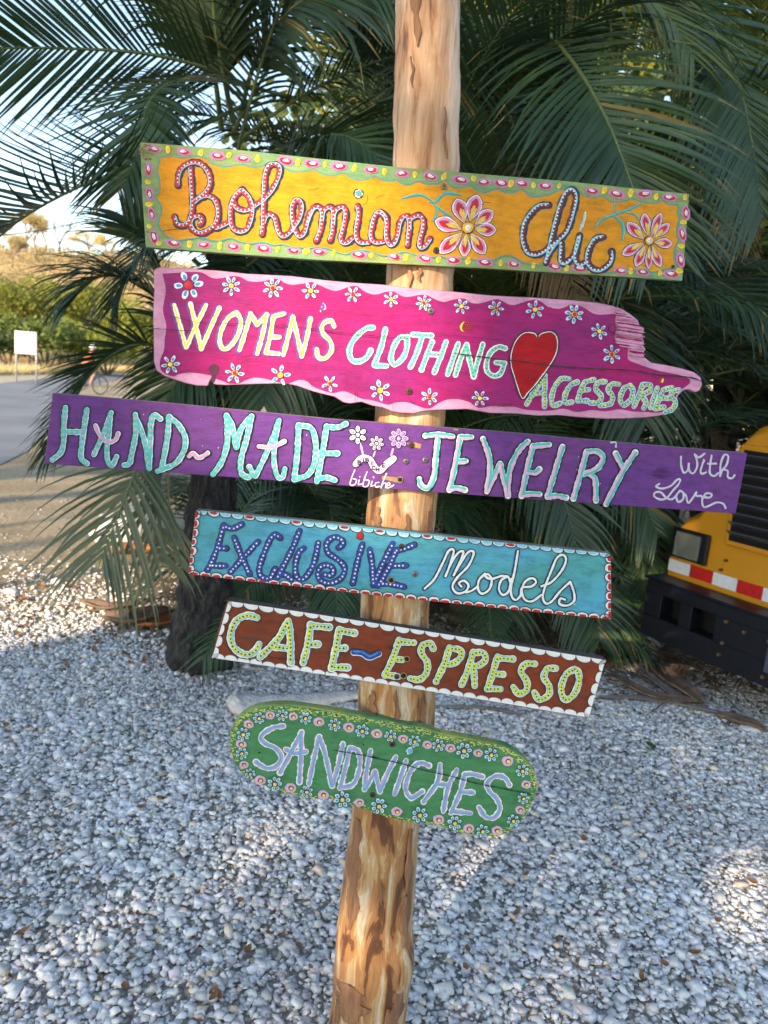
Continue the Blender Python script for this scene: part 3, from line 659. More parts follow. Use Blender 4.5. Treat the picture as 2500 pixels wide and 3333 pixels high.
# ------------------------------------------------------------------ the signpost (peeled log)
POST_Y = 1.5
prof_px = [(-420, 1300, 1514), (-150, 1288, 1502), (0, 1283, 1496), (200, 1281, 1498), (400, 1278, 1498), (550, 1277, 1497), (750, 1266, 1488), (900, 1256, 1477), (1150, 1238, 1464), (1370, 1219, 1449),
           (1650, 1196, 1424), (1800, 1184, 1411), (1960, 1171, 1398), (2120, 1168, 1405), (2250, 1163, 1420), (2400, 1160, 1412), (2640, 1143, 1372), (2780, 1124, 1358), (2900, 1110, 1349), (2970, 1098, 1343), (3040, 1090, 1345), (3100, 1086, 1349), (3170, 1084, 1338), (3250, 1078, 1328), (3333, 1068, 1316), (3500, 1050, 1300), (3800, 1010, 1270)]
def post_axis(py):
    ys = [p[0] for p in prof_px]
    a = np.interp(py, ys, [p[1] for p in prof_px]); b2 = np.interp(py, ys, [p[2] for p in prof_px])
    A = at_y(a, py, POST_Y); B = at_y(b2, py, POST_Y); return (A + B) / 2, (B - A).length / 2 * 0.985
pm, t, b = newmat('peeled_log_wood')
v = coords(t, (1, 1, 0.17)); v2 = coords(t, (1, 1, 0.09)); vz = coords(t)
big = noise(t, v, 27, 5, 0.6, 0.8); mid = noise(t, v2, 46, 5, 0.6, 0.4); fine = noise(t, coords(t, (1, 1, 0.03)), 260, 4, 0.6)
sep = N(t, 'ShaderNodeSeparateXYZ'); t.links.new(vz, sep.inputs[0])
mr = N(t, 'ShaderNodeMapRange'); mr.inputs['From Min'].default_value = 1.1; mr.inputs['From Max'].default_value = 1.95
t.links.new(sep.outputs[2], mr.inputs[0])
lowc = ramp(t, big, [(0.34, (0.12, 0.050, 0.027)), (0.405, (0.19, 0.085, 0.042)), (0.415, (0.38, 0.175, 0.070)), (0.505, (0.44, 0.22, 0.09)), (0.515, (0.50, 0.33, 0.165)), (0.585, (0.53, 0.36, 0.20)), (0.595, (0.62, 0.53, 0.42)), (0.70, (0.48, 0.31, 0.16))])
upc = ramp(t, big, [(0.33, (0.17, 0.075, 0.045)), (0.39, (0.44, 0.22, 0.11)), (0.45, (0.55, 0.32, 0.18)), (0.54, (0.62, 0.39, 0.245)), (0.62, (0.70, 0.51, 0.38)), (0.75, (0.56, 0.34, 0.20))])
c = mixc(t, mr.outputs[0], lowc.outputs[0], upc.outputs[0])
streak = ramp(t, mid, [(0.30, (0.34, 0.22, 0.15)), (0.39, (0.95, 0.93, 0.9)), (0.6, (1.0, 1.0, 1.0)), (0.72, (1.12, 1.14, 1.16))])
c = mixc(t, 1.0, c, streak.outputs[0], 'MULTIPLY')
fr_ = ramp(t, fine, [(0.3, (0.84, 0.80, 0.78)), (0.6, (1.04, 1.04, 1.04))])
t.links.new(mixc(t, 1.0, c, fr_.outputs[0], 'MULTIPLY'), b.inputs['Base Color'])
b.inputs['Roughness'].default_value = 0.5; b.inputs['Specular IOR Level'].default_value = 0.35
n1 = bump(t, big, b, 0.45, 0.008); n2 = bump(t, mid, b, 0.45, 0.004, n1); bump(t, fine, b, 0.3, 0.0012, n2)
rp = random.Random(8); rows = []; NR = 150; NS = 48
pv = []; pf_ = []
for i in range(NR + 1):
    py = -420 + (3800 + 420) * i / NR
    c0, r = post_axis(py)
    for k in range(NS):
        q = 2 * math.pi * k / NS
        lob = 1 + 0.018 * math.sin(3 * q + i * 0.07) + 0.010 * math.sin(7 * q + i * 0.16) + 0.008 * math.sin(i * 0.55 + 2 * q)
        # flat hewn facets and the knot on the right near the foot
        kn = 0.016 * math.exp(-((py - 3085) / 62) ** 2) * math.exp(-((((q + 0.75 + math.pi) % (2 * math.pi)) - math.pi) / 0.45) ** 2)
        rr_ = r * lob + kn
        pv.append((c0.x + math.cos(q) * rr_, c0.y + math.sin(q) * rr_, c0.z))
for i in range(NR):
    for k in range(NS):
        k2 = (k + 1) % NS; pf_.append((i * NS + k, (i + 1) * NS + k, (i + 1) * NS + k2, i * NS + k2))
pf_.append(tuple(range(NS))); pf_.append(tuple(NR * NS + k for k in range(NS))[::-1])
me = bpy.data.meshes.new('signpost'); me.from_pydata(pv, [], pf_)
post = link('signpost', me, None, pm, True)
tag(post, 'tall peeled tree-trunk post carrying the six painted boards', 'post')
ms_ = post.modifiers.new('s', 'SUBSURF'); ms_.levels = 1; ms_.render_levels = 1
tx2 = bpy.data.textures.new('log_relief', 'CLOUDS'); tx2.noise_scale = 0.05
d_ = post.modifiers.new('d', 'DISPLACE'); d_.texture = tx2; d_.strength = 0.006; d_.mid_level = 0.5

barkm, t, b = newmat('reddish_bark_remnant')
g = noise(t, coords(t, (1, 1, .12)), 60, 6, .7)
c1 = ramp(t, g, [(.3, (.13, .055, .03)), (.55, (.31, .15, .075)), (.75, (.44, .24, .12))]); t.links.new(c1.outputs[0], b.inputs['Base Color']); b.inputs['Roughness'].default_value = .75; bump(t, g, b, .8, .004)
def bark_patch(cx, y0, y1, w, slant=0, seed=0):
    rn = random.Random(seed); n = 26; vs = []; fs = []; K = 7
    for i in range(n + 1):
        f = i / n; py = y0 + (y1 - y0) * f; c0, rr_ = post_axis(py); ww = w * (math.sin(math.pi * min(.97, max(.03, f))) ** .55) * (1 + .28 * math.sin(f * 17 + seed) + rn.uniform(-.16, .16))
        xm = cx + slant * f + 3 * math.sin(f * 9 + seed * 2)
        a_, b_2 = (xm - ww / 2), (xm + ww / 2); cpx = np.interp(py, [p[0] for p in prof_px], [(p[1] + p[2]) / 2 for p in prof_px]); hw = np.interp(py, [p[0] for p in prof_px], [(p[2] - p[1]) / 2 for p in prof_px])
        for k in range(K + 1):
            u = max(-.985, min(.985, (a_ + (b_2 - a_) * k / K - cpx) / hw)); q = -math.acos(u); e = .0012 if k in (0, K) else .0042 + rn.uniform(-.0006, .0009)
            vs.append((c0.x + math.cos(q) * (rr_ * 1.012 + e), c0.y + math.sin(q) * (rr_ * 1.012 + e), c0.z))
    for i in range(n):
        for k in range(K): a = i * (K + 1) + k; fs.append((a, a + 1, a + K + 2, a + K + 1))
    me = bpy.data.meshes.new('bark_remnant'); me.from_pydata(vs, [], fs); link('bark_remnant', me, post, barkm, True)
for i, a_ in enumerate(((1352, -60, 200, 26, 4), (1372, -40, 60, 30, -8), (1340, 230, 330, 8, 3), (1440, 380, 540, 7, 4), (1333, 860, 950, 16, 0), (1362, 872, 930, 14, 0), (1325, 1650, 1760, 20, 0), (1232, 1640, 1730, 26, -4), (1392, 1640, 1800, 22, -6),
                        (1374, 1975, 2130, 26, -6), (1215, 2210, 2300, 22, 4), (1290, 2190, 2330, 16, 2), (1372, 2220, 2420, 24, -10), (1168, 2630, 2960, 44, -22), (1335, 2640, 3000, 24, -14), (1245, 2790, 2860, 12, -4), (1318, 2850, 3010, 26, -8), (1150, 3120, 3240, 100, -8), (1300, 3120, 3290, 46, -26), (1106, 3200, 3420, 22, -10), (1262, 3180, 3420, 18, -10), (1215, 3330, 3460, 60, -6))):
    bark_patch(*a_, seed=i)
# ------------------------------------------------------------------ painted boards
# frames: enlarged study crops of the boards -> (x offset, y offset, scale)
FRM = dict(A=(440, 440, .36166), B=(1000, 500, .36166), C=(1550, 500, .45208), D=(480, 840, .36166), E=(1050, 880, .36166), F=(1600, 920, .434),
           G=(120, 1250, .3918), H=(700, 1300, .42194), I=(1300, 1350, .36166), J=(1850, 1400, .36166), K=(600, 1640, .42194), L=(1250, 1700, .48222),
           M=(670, 1920, .39783), N=(1200, 2020, .48222), O=(720, 2260, .36166), P=(1200, 2350, .34961))
def fx(fr, x, y):
    o = FRM[fr]; return (o[0] + x * o[2], o[1] + y * o[2])
def parse(fr, s):
    """'x,y x,y / x,y ...' -> list of strokes in board-sketch units"""
    out = []
    for st in s.split('/'):
        p = []
        for w_ in st.split():
            if ':' in w_: fr, w_ = w_.split(':')
            a, b_ = w_.split(','); p.append(fx(fr, float(a), float(b_)))
        out.append(p)
    return out
def cat2(P, step=4.0):
    if len(P) == 1: return P * 2
    P = [Vector((p[0], p[1])) for p in P]
    Q = [P[0] * 2 - P[1]] + P + [P[-1] * 2 - P[-2]]; out = []
    for j in range(len(P) - 1):
        p0, p1, p2, p3 = Q[j:j + 4]; n = max(2, int((p2 - p1).length / step))
        for i in range(n):
            t = i / n
            out.append(0.5 * ((2 * p1) + (-p0 + p2) * t + (2 * p0 - 5 * p1 + 4 * p2 - p3) * t * t + (-p0 + 3 * p1 - 3 * p2 + p3) * t ** 3))
    out.append(P[-1]); return out

class Board:
    def __init__(s, name, label, cy, yaw, thick, outline, face, side, bevel=0.0015, seg=2, lift=0.0):
        ax, r = post_axis(cy)
        s.X = Vector((math.cos(yaw), math.sin(yaw), 0)); s.n = Vector((math.sin(yaw), -math.cos(yaw), 0)); s.Z = Vector((0, 0, 1))
        s.o = Vector((ax.x, ax.y, ax.z)) + s.n * (r + thick - 0.004 + lift); s.rnd = random.Random(hash(label) % 1000 if False else len(label))
        s.root = bpy.data.objects.new(name, None); C.objects.link(s.root)
        s.root.matrix_world = Matrix((( s.X.x, -s.n.x, 0, s.o.x), (s.X.y, -s.n.y, 0, s.o.y), (0, 0, 1, s.o.z), (0, 0, 0, 1)))
        tag(s.root, label, 'sign', 'hand-painted boards on the post'); s.seq = 0
        # plank body
        pts = [s.loc(*p, 0) for p in outline]; n = len(pts)
        mb = MB(); area = sum(pts[i].x * pts[(i + 1) % n].z - pts[(i + 1) % n].x * pts[i].z for i in range(n))
        if area < 0: pts = pts[::-1]
        vs = pts + [Vector((p.x, thick, p.z)) for p in pts]
        mb.add(vs, [tuple(range(n))], face)
        mb.f.append(tuple(range(n, 2 * n))[::-1]); mb.m.append(mb.mi(side))
        for i in range(n):
            j = (i + 1) % n; mb.f.append((j, i, n + i, n + j)); mb.m.append(mb.mi(side))
        s.plank = mb.build('plank', s.root, False, bevel, seg)
        s.cur = None
    def loc(s, px, py, h):
        """board-sketch units -> point in the board's own frame, h metres proud of its face"""
        d = ray(px, py); tt = (s.o - CAM).dot(s.n) / d.dot(s.n); q = CAM + d * tt - s.o
        return Vector((q.dot(s.X), -h, q.z))
    def begin(s, name, label=None): s.cur = MB(); s.cn = (name, label)
    def end(s, smooth=True):
        if s.cur and s.cur.v:
            o = s.cur.build(s.cn[0], s.root, smooth)
            if s.cn[1]: o['label'] = s.cn[1]
        s.cur = None
    def ribbon(s, P, w, mat, h, off=0.0, dome=0.0003, wob=0.08, taper=0, dx=0, dy=0, step=4.0, freq=0.12):
        pts = cat2(P, step); n = len(pts); rnd = s.rnd; ph = rnd.uniform(0, 6); ph2 = rnd.uniform(0, 6)
        L = []; 
        for i, p in enumerate(pts):
            a = pts[max(0, i - 1)]; b_ = pts[min(n - 1, i + 1)]; tg = (b_ - a)
            tg = tg.normalized() if tg.length > 1e-6 else Vector((1, 0)); L.append((p, tg))
        s.seq += 1; ramp0 = (s.seq % 7) * 0.000012
        rows = []
        acc = 0
        for i, (p, tg) in enumerate(L):
            nn = Vector((-tg.y, tg.x)); acc = i * step
            ww = w * 0.5 * (1 + wob * (math.sin(acc * freq + ph) * 0.6 + math.sin(acc * freq * 2.7 + ph2) * 0.4 + (rnd.uniform(-1, 1) * 0.5 if wob > 0.12 else 0)))
            if taper:
                e = min(i, n - 1 - i) * step / (w * taper); ww *= min(1, 0.35 + 0.65 * e)
            c_ = p + nn * off + Vector((dx, dy)); hh = h + ramp0 + 0.00008 * i / n
            rows.append((c_, tg, nn, ww, hh))
        # round caps
        c_, tg, nn, ww, hh = rows[0]
        pre = [(c_ - tg * ww * math.sin(a), tg, nn, ww * math.cos(a), hh) for a in (1.45, 1.05, 0.55)]
        c_, tg, nn, ww, hh = rows[-1]
        post_ = [(c_ + tg * ww * math.sin(a), tg, nn, ww * math.cos(a), hh) for a in (0.55, 1.05, 1.45)]
        rows = pre + rows + post_; vs = []
        for (c_, tg, nn, ww, hh) in rows:
            for k, f in ((-1, 0), (-0.6, 0.8), (0.6, 0.8), (1, 0)):
                q = c_ + nn * ww * k; vs.append(s.loc(q.x, q.y, hh + dome * f * .55))
        fs = []
        for i in range(len(rows) - 1):
            for k in range(3):
                a = i * 4 + k; fs.append((a, a + 4, a + 5, a + 1))
        s.cur.add(vs, fs, mat)
    def dot(s, x, y, r, mat, h, ry=None, ang=0, n=10, jit=0.12, dome=0.0004):
        ry = ry or r; rnd = s.rnd; vs = [s.loc(x, y, h + dome)]; ca, sa = math.cos(ang), math.sin(ang); k2 = []
        for k in range(n):
            q = 2 * math.pi * k / n; f = 1 + rnd.uniform(-jit, jit)
            u, v_ = r * f * math.cos(q), ry * f * math.sin(q)
            vs.append(s.loc(x + u * ca - v_ * sa, y + u * sa + v_ * ca, h)); k2.append((u, v_))
        s.cur.add(vs, [(0, 1 + (k + 1) % n, 1 + k) for k in range(n)], mat)
    def poly(s, P, mat, h):
        vs = [s.loc(x, y, h) for x, y in P]
        tri = tessellate_polygon([[Vector((v_.x, v_.z, 0)) for v_ in vs]])
        fs = []
        for a, b_, c_ in tri:
            n_ = (vs[b_] - vs[a]).cross(vs[c_] - vs[a]); fs.append((a, b_, c_) if n_.y < 0 else (a, c_, b_))
        s.cur.add(vs, fs, mat)
    def letter(s, ch, strokes, style, k=1.0):
        s.begin('letter', 'letter ' + ch if ch.isalnum() else None)
        st = STY[style]
        for li, (mat, w, off, dx, dy, wob, dome) in enumerate(st['layers']):
            for P in strokes: s.ribbon(P, w * k, mat, 0.0014 + 0.00042 * li, off * k, dome, wob, 0, dx, dy, freq=0.12)
        if 'dots' in st:
            mat, r, sp = st['dots']; h = 0.0014 + 0.00042 * len(st['layers'])
            used = []
            for P in strokes:
                pts = cat2(P, 2.0); acc = sp * 0.35; last = pts[0]
                for p in pts[1:]:
                    acc += (p - last).length; last = p
                    if acc >= sp:
                        acc = 0
                        if all((p - q).length > sp * 0.62 for q in used):
                            used.append(p.copy()); s.dot(p.x + s.rnd.uniform(-.8, .8), p.y + s.rnd.uniform(-.8, .8), r * s.rnd.uniform(0.85, 1.15), mat, h, n=8, dome=0.0006)
        s.end()
    def word(s, fr, items, style, k=1.0):
        for ch, d in items: s.letter(ch, parse(fr, d), style, k)
    def screw(s, x, y, r=8, mat=None, h=0.0022):
        """pan-head cross screw"""
        m_ = mat or steel; mb = MB(); c_ = s.loc(x, y, h); e = s.loc(x + r, y, h); rr = abs(e.x - c_.x)
        n = 16
        def ring(q, hh): return [(c_.x + math.cos(2 * math.pi * k / n) * q, -hh, c_.z + math.sin(2 * math.pi * k / n) * q) for k in range(n)]
        rs_ = [ring(rr, h - 0.002), ring(rr, h + 0.0004), ring(rr * 0.82, h + 0.0009), ring(rr * 0.3, h + 0.0010)]
        vs = sum(rs_, []); fs = []
        for a in range(3):
            for k in range(n):
                k2 = (k + 1) % n; fs.append((a * n + k, a * n + k2, (a + 1) * n + k2, (a + 1) * n + k))
        fs.append(tuple(3 * n + k for k in range(n))); mb.add(vs, fs, m_)
        a0 = s.rnd.uniform(0, 1.5)
        for aa in (a0, a0 + math.pi / 2):
            u = Vector((math.cos(aa), 0, math.sin(aa))) * rr * 0.55; w_ = Vector((-math.sin(aa), 0, math.cos(aa))) * rr * 0.12
            q = Vector((c_.x, -h - 0.00115 - (0.00003 if aa > a0 else 0), c_.z)); mb.add([q - u - w_, q + u - w_, q + u + w_, q - u + w_], [(0, 1, 2, 3)], hole_m)
        mb.build('screw', s.root, True)
    def hole(s, x, y, r, ry=None):
        s.begin('screw_hole'); s.dot(x, y, r * 1.35, rimwood, 0.0030, ry and ry * 1.3, n=14, dome=0); s.dot(x, y, r, hole_m, 0.0034, ry, n=14, dome=-0.0002); s.end()
    def flower(s, x, y, Rr, n, ctr, a0=None, outline=None, outer=None, inner=None, heavy=False):
        s.begin('painted_flower'); rnd = s.rnd; a0 = rnd.uniform(0, 6) if a0 is None else a0
        outer = outer or P_WHITE_B; inner = inner or P_BLUE2
        if outline:
            for k in range(n):
                a = a0 + 2 * math.pi * k / n; d = Rr * 0.68
                s.dot(x + math.cos(a) * d, y + math.sin(a) * d, Rr * 0.40, outline, 0.0014 + k * 0.00001, Rr * 0.34, a, 10, 0.06)
            s.dot(x, y, Rr * 0.6, outline, 0.00155)
        for k in range(n):
            a = a0 + 2 * math.pi * k / n + rnd.uniform(-0.1, 0.1); d = Rr * (0.66 if heavy else 0.68); l = Rr * (0.27 if heavy else 0.34) * rnd.uniform(0.9, 1.1)
            cx, cy_ = x + math.cos(a) * d, y + math.sin(a) * d
            s.dot(cx, cy_, l, outer, 0.0020 + k * 0.00001, l * (0.78 if heavy else 0.52), a, 10, 0.14)
            s.dot(cx - math.cos(a) * l * 0.15, cy_ - math.sin(a) * l * 0.15, l * 0.55, inner, 0.0027, l * (0.4 if heavy else 0.33), a, 8, 0.2, 0.0002)
        if heavy: s.dot(x, y, Rr * 0.40, P_PURPLE_D, 0.0029); s.dot(x + 1, y + 1, Rr * 0.24, ctr, 0.0035, dome=0.0009)
        else:
            if ctr is P_RED: s.dot(x, y, Rr * 0.29, P_YEL, 0.0030)
            s.dot(x, y, Rr * 0.23 if ctr is P_RED else Rr * 0.26, ctr, 0.0036, dome=0.0008)
        s.end()

# paints
P_NAVY = paint('paint_navy', (0.022, 0.020, 0.055)); P_BLACK = paint('paint_black', (0.012, 0.011, 0.02))
P_RED = paint('paint_red', (0.50, 0.012, 0.03)); P_CRIM = paint('paint_crimson', (0.42, 0.028, 0.055)); P_MAROON = paint('paint_maroon', (0.17, 0.022, 0.045))
P_SKY = paint('paint_sky', (0.24, 0.60, 0.78)); P_WHITE = paint('paint_white', (0.80, 0.84, 0.84), 0.08); P_WHITE_B = paint('paint_pale_blue', (0.55, 0.77, 0.86), 0.12, alt=(0.80, 0.88, 0.90))
P_BLUE2 = paint('paint_flower_blue', (0.05, 0.26, 0.58), 0.3, alt=(0.10, 0.45, 0.66)); P_TEAL = paint('paint_teal_line', (0.07, 0.30, 0.28)); P_MINT = paint('paint_mint', (0.10, 0.60, 0.50))
P_TURQ = paint('paint_turquoise', (0.06, 0.50, 0.47)); P_TURQ2 = paint('paint_turquoise_acc', (0.07, 0.44, 0.58)); P_YEL = paint('paint_yellow', (0.82, 0.72, 0.07)); P_LEM = paint('paint_lemon', (0.72, 0.76, 0.08))
P_PINK = paint('paint_pink', (0.66, 0.27, 0.50)); P_LPINK = paint('paint_light_pink', (0.72, 0.42, 0.66)); P_DPINK = paint('paint_dot_pink', (0.62, 0.33, 0.58)); P_ORCH = paint('paint_orchid', (0.55, 0.20, 0.46))
P_PURP = paint('paint_purple', (0.17, 0.055, 0.33)); P_PURPLE_D = paint('paint_dark_purple', (0.075, 0.045, 0.12)); P_BLUE = paint('paint_cobalt', (0.022, 0.065, 0.36)); P_BDOT = paint('paint_dot_blue', (0.02, 0.05, 0.22))
P_RDOT = paint('paint_dot_red', (0.36, 0.02, 0.05)); P_ORANGE = paint('paint_orange_dab', (0.85, 0.42, 0.03)); P_LILAC = paint('paint_lilac', (0.50, 0.36, 0.62)); P_BLUE3 = paint('paint_stroke_blue', (0.14, 0.42, 0.68))
P_SHADE = paint('paint_letter_shadow', (0.03, 0.025, 0.022)); P_LTB = paint('paint_cafe_blue', (0.22, 0.60, 0.66)); P_STREAK = paint('paint_petal_gold', (0.80, 0.48, 0.10)); P_GREYW = paint('paint_chalk_lilac', (0.58, 0.56, 0.68), 0.15)
P_GREENBLOB = paint('paint_dark_green', (0.04, 0.16, 0.07))
steel = simple('aged_screw_steel', (0.22, 0.21, 0.20), 0.45, 0.7, 0.4, 200); rust = simple('rusty_screw', (0.10, 0.05, 0.035), 0.6, 0.5, 0.4, 200)
hole_m = simple('hole_dark', (0.012, 0.009, 0.008), 0.9); rimwood = simple('bare_wood_rim', (0.35, 0.22, 0.10), 0.8, 0, 0.3, 120)
edge_wood = simple('weathered_edge_wood', (0.20, 0.17, 0.12), 0.85, 0, 0.35, 60, 0.3); dark_edge = simple('dark_weathered_edge', (0.07, 0.055, 0.05), 0.9, 0, 0.5, 60, 0.4)
green_edge = board_mat('green_board_edge', (0.28, 0.36, 0.16), (0.20, 0.17, 0.10), (0.16, 0.12, 0.08), 0.6)

# layers: (paint, width, side offset, dx, dy, wobble, dome)
STY = dict(
    boh=dict(layers=[(P_NAVY, 24, 0, 2.0, 1.0, .15, .0002), (P_CRIM, 14.5, 0, 0, 0, .13, .0004), (P_SKY, 2.6, 5.4, 0, 0, .25, .0001)], dots=(P_WHITE, 2.5, 11.8)),
    chic=dict(layers=[(P_NAVY, 24, 0, 3, 1.0, .15, .0002), (P_MAROON, 14, 0, 0, 0, .13, .0004), (P_SKY, 5, 3.8, 0, 0, .25, .0001)], dots=(P_WHITE, 3.0, 11.0)),
    wom=dict(layers=[(P_PURP, 21, 0, -2.5, 0, .16, .0002), (P_WHITE, 14.5, 0, 1.5, 0, .16, .0003), (P_YEL, 6.5, 0, -0.5, 0, .22, .0002)]),
    clo=dict(layers=[(P_WHITE, 18, 0, 0, 0, .14, .0003), (P_MINT, 11.5, 0, 0, 0, .08, .0003)], dots=(P_RDOT, 2.5, 11.5)),
    acc=dict(layers=[(P_WHITE_B, 17, 0, 0, 0, .14, .0003), (P_TURQ2, 12, 0, 0, 0, .1, .0003), (P_LEM, 5.5, 1.0, 0, 0, .35, .0001)], dots=(P_BDOT, 2.3, 9.5)),
    hand=dict(layers=[(P_BLACK, 26.5, 0, 0, 0, .12, .0002), (P_WHITE_B, 18.3, 0, 0, 0, .13, .0003), (P_TURQ, 14.5, 0, -1.2, 0, .15, .0003)], dots=(P_DPINK, 4.3, 18)),
    pinkbar=dict(layers=[(P_BLACK, 23, 0, 0, 0, .12, .0002), (P_WHITE, 15, 0, 0, 0, .13, .0003), (P_DPINK, 11, 0, -1.2, 0, .12, .0004)]),
    jew=dict(layers=[(P_BLACK, 27, 0, 0, 0, .12, .0002), (P_WHITE, 18.5, 0, 0, 0, .13, .0003), (P_TURQ, 9, -3.6, 0, 0, .12, .0003), (P_LPINK, 7.5, 4.0, 0, 0, .16, .0003)]),
    excl=dict(layers=[(P_NAVY, 21, 0, 0, 0, .13, .0002), (P_BLUE, 15, 0, 0, 0, .13, .0004)], dots=(P_WHITE, 3.0, 12)),
    mod=dict(layers=[(P_BLUE, 13, 0, -2.5, 1.5, .1, .0002), (P_BLACK, 14, 0, 0, 0, .08, .0002), (P_WHITE, 7.2, 0, 0, 0, .15, .0004)]),
    cafe=dict(layers=[(P_SHADE, 30, 0, -2.5, 1.0, .12, .0001), (P_WHITE, 26, 0, 0, 0, .12, .0003), (P_LTB, 19, 0, 1.0, 0, .12, .0003), (P_LEM, 11.5, 0, -1.0, 0, .15, .0003)], dots=(P_BDOT, 3.3, 12)),
    esp=dict(layers=[(P_SHADE, 27, 0, -2.0, 1.0, .12, .0001), (P_WHITE, 22, 0, 0, 0, .12, .0003), (P_LTB, 17.5, 0, 0, 0, .12, .0003), (P_LEM, 11.5, 0, 0, 0, .14, .0003)], dots=(P_BDOT, 3.0, 10.5)),
    sand=dict(layers=[(P_WHITE, 21, 0, 0, 0, .22, .0004), (P_LILAC, 14, 0, 0, 0, .16, .0004), (P_BLUE3, 6.5, 2.4, 0, 0, .35, .0002)]),
    white=dict(layers=[(P_GREYW, 6.5, 0, 0, 0, .14, .0004)]),
    thin=dict(layers=[(P_GREYW, 4.6, 0, 0, 0, .14, .0004)]),
)

# ---- board 1
yellow = board_mat('board_yellow_paint', (0.76, 0.325, 0.018), (0.68, 0.27, 0.016), None, rough=0.42)
green1 = board_mat('border_green_paint', (0.20, 0.36, 0.17), (0.30, 0.36, 0.12), None)
B1 = Board('painted_board', 'orange-yellow board with green flowered border reading Bohemian Chic, topmost on the post', 700, R(11), 0.018,
           [fx('A', 45, 62), fx('A', 900, 128), fx('B', 800, 118), (1850, 590), fx('C', 1535, 290), fx('C', 1510, 600), fx('C', 1485, 916), (1600, 875), (1000, 845), fx('A', 95, 1010), fx('A', 62, 500)], green1, green_edge, lift=-0.002)
B1.begin('painted_field')
fld = parse('A', '215,200 330,185 430,205 560,190 640,215 700,260 790,285 880,275 960,265 1050,285 1130,280 1200,250 1300,255 1350,300 1430,330 1520,325 1600,310 B:70,150 150,185 220,200 320,175 370,205 450,235 530,235 600,205 680,240 760,245 795,235 860,275 930,278 1000,250 1080,275 1180,270 1240,235 1290,290 1370,310 1470,290 1520,330 1600,350 C:150,255 200,280 260,285 330,258 370,300 430,310 520,295 620,255 680,245 740,275 800,310 860,315 910,305 970,345 1060,345 1120,325 1180,345 1240,355 1300,355 1340,335 1380,365 1450,370 1445,420 1460,470 1440,560 1455,620 1430,680 1425,750 1430,815 1350,835 1270,855 1200,835 1130,840 1060,835 1000,850 930,858 860,845 760,830 640,815 520,800 430,800 340,785 270,745 200,735 130,765 50,775 B:1560,965 1450,950 1380,945 1260,945 1200,925 1130,935 1050,935 950,905 870,885 790,910 700,920 600,895 510,870 420,880 350,905 260,885 180,855 80,845 0,855 A:1540,1015 1420,1010 1330,985 1250,990 1150,965 1030,975 930,955 850,930 740,955 600,925 480,935 370,945 270,900 210,800 235,690 230,630 190,560 215,490 220,420 200,320 215,250')[0]
fs_ = [tuple(p) for p in cat2(fld + [fld[0]], 12)][:-1]
B1.poly(fs_, yellow, 0.0006); B1.end(False)
B1.begin('border_line'); B1.ribbon(fld + [fld[0]], 4.6, P_TEAL, 0.0010, 0, .0001, .25); B1.end()
def pinks(fr, pts, vert=False):
    for x, y in pts:
        B1.begin('border_dab'); X_, Y_ = fx(fr, x, y); Y_ = Y_ if vert else min(max(Y_, 463 + (X_ - 458) * .0915 + 18), 800 + (X_ - 474) * .0622 - 15); a = (1.45 if vert else 0.12) + B1.rnd.uniform(-.15, .15); k = B1.rnd.uniform(0.85, 1.1)
        B1.dot(X_, Y_, 27 * k, P_ORCH, 0.0008, 14 * k, a, 14, .13, .0001); B1.dot(X_, Y_ + 1, 19 * k, P_RED, 0.0013, 9 * k, a, 12, .15)
        q = B1.rnd.uniform(-4, 4); cx_, cy_ = X_ + math.cos(a) * q, Y_ + math.sin(a) * q - (0 if vert else 1)
        B1.dot(cx_, cy_, 11 * k, P_WHITE, 0.0019, 5.2 * k, a, 10, .18)
        for d_ in (-6, -1, 4, 7): B1.dot(cx_ + math.cos(a) * d_, cy_ + math.sin(a) * d_ + B1.rnd.uniform(-2.5, 2.5), 1.3, P_NAVY, 0.0026, n=6, dome=.0001)
        B1.end()
def edge_in(X_, Y_):
    top_ = 463 + (X_ - 458) * .0915; bot_ = 800 + (X_ - 474) * .0622
    return min(max(Y_, top_ + 17), bot_ - 15)
def yels(fr, pts, horiz=False):
    for x, y in pts:
        B1.begin('border_dab'); X_, Y_ = fx(fr, x, y); Y_ = Y_ if horiz else edge_in(X_, Y_); a = (0.05 if horiz else 1.75) + B1.rnd.uniform(-.25, .25); k = B1.rnd.uniform(.8, 1.1)
        B1.dot(X_, Y_, 12.5 * k, P_YEL, 0.0009, 8.5 * k, a, 9, .2, .0002); B1.dot(X_ + 1, Y_ - 2, 8 * k, P_ORANGE, 0.0015, 5.8 * k, a, 8, .2); B1.end()
pinks('A', [(170, 115), (440, 150), (740, 185), (970, 210), (1355, 230)]); yels('A', [(297, 110), (590, 135), (842, 178), (1103, 215), (1468, 248)])
pinks('B', [(45, 90), (290, 115), (577, 145), (855, 180), (1107, 205), (1378, 235)]); yels('B', [(160, 100), (427, 130), (695, 165), (968, 190), (1230, 205), (1495, 225)])
pinks('C', [(55, 205), (180, 213), (330, 215), (497, 232), (835, 270), (1010, 290), (1210, 290), (1390, 315)]); yels('C', [(248, 215), (412, 230), (597, 230), (922, 265), (1110, 285), (1292, 310), (1500, 312)])
pinks('C', [(1508, 425), (1482, 580), (1470, 765)], True); yels('C', [(1490, 495), (1475, 665), (1460, 845)], True)
pinks('C', [(60, 795), (270, 815), (560, 840), (745, 855), (1040, 860), (1200, 875), (1405, 880)]); yels('C', [(175, 790), (410, 830), (650, 853), (820, 868), (900, 873), (1110, 876), (1320, 882)])
pinks('B', [(105, 900), (465, 918), (785, 945), (1060, 978), (1315, 972)]); yels('B', [(0, 890), (238, 920), (575, 940), (893, 962), (1180, 980), (1445, 990)])
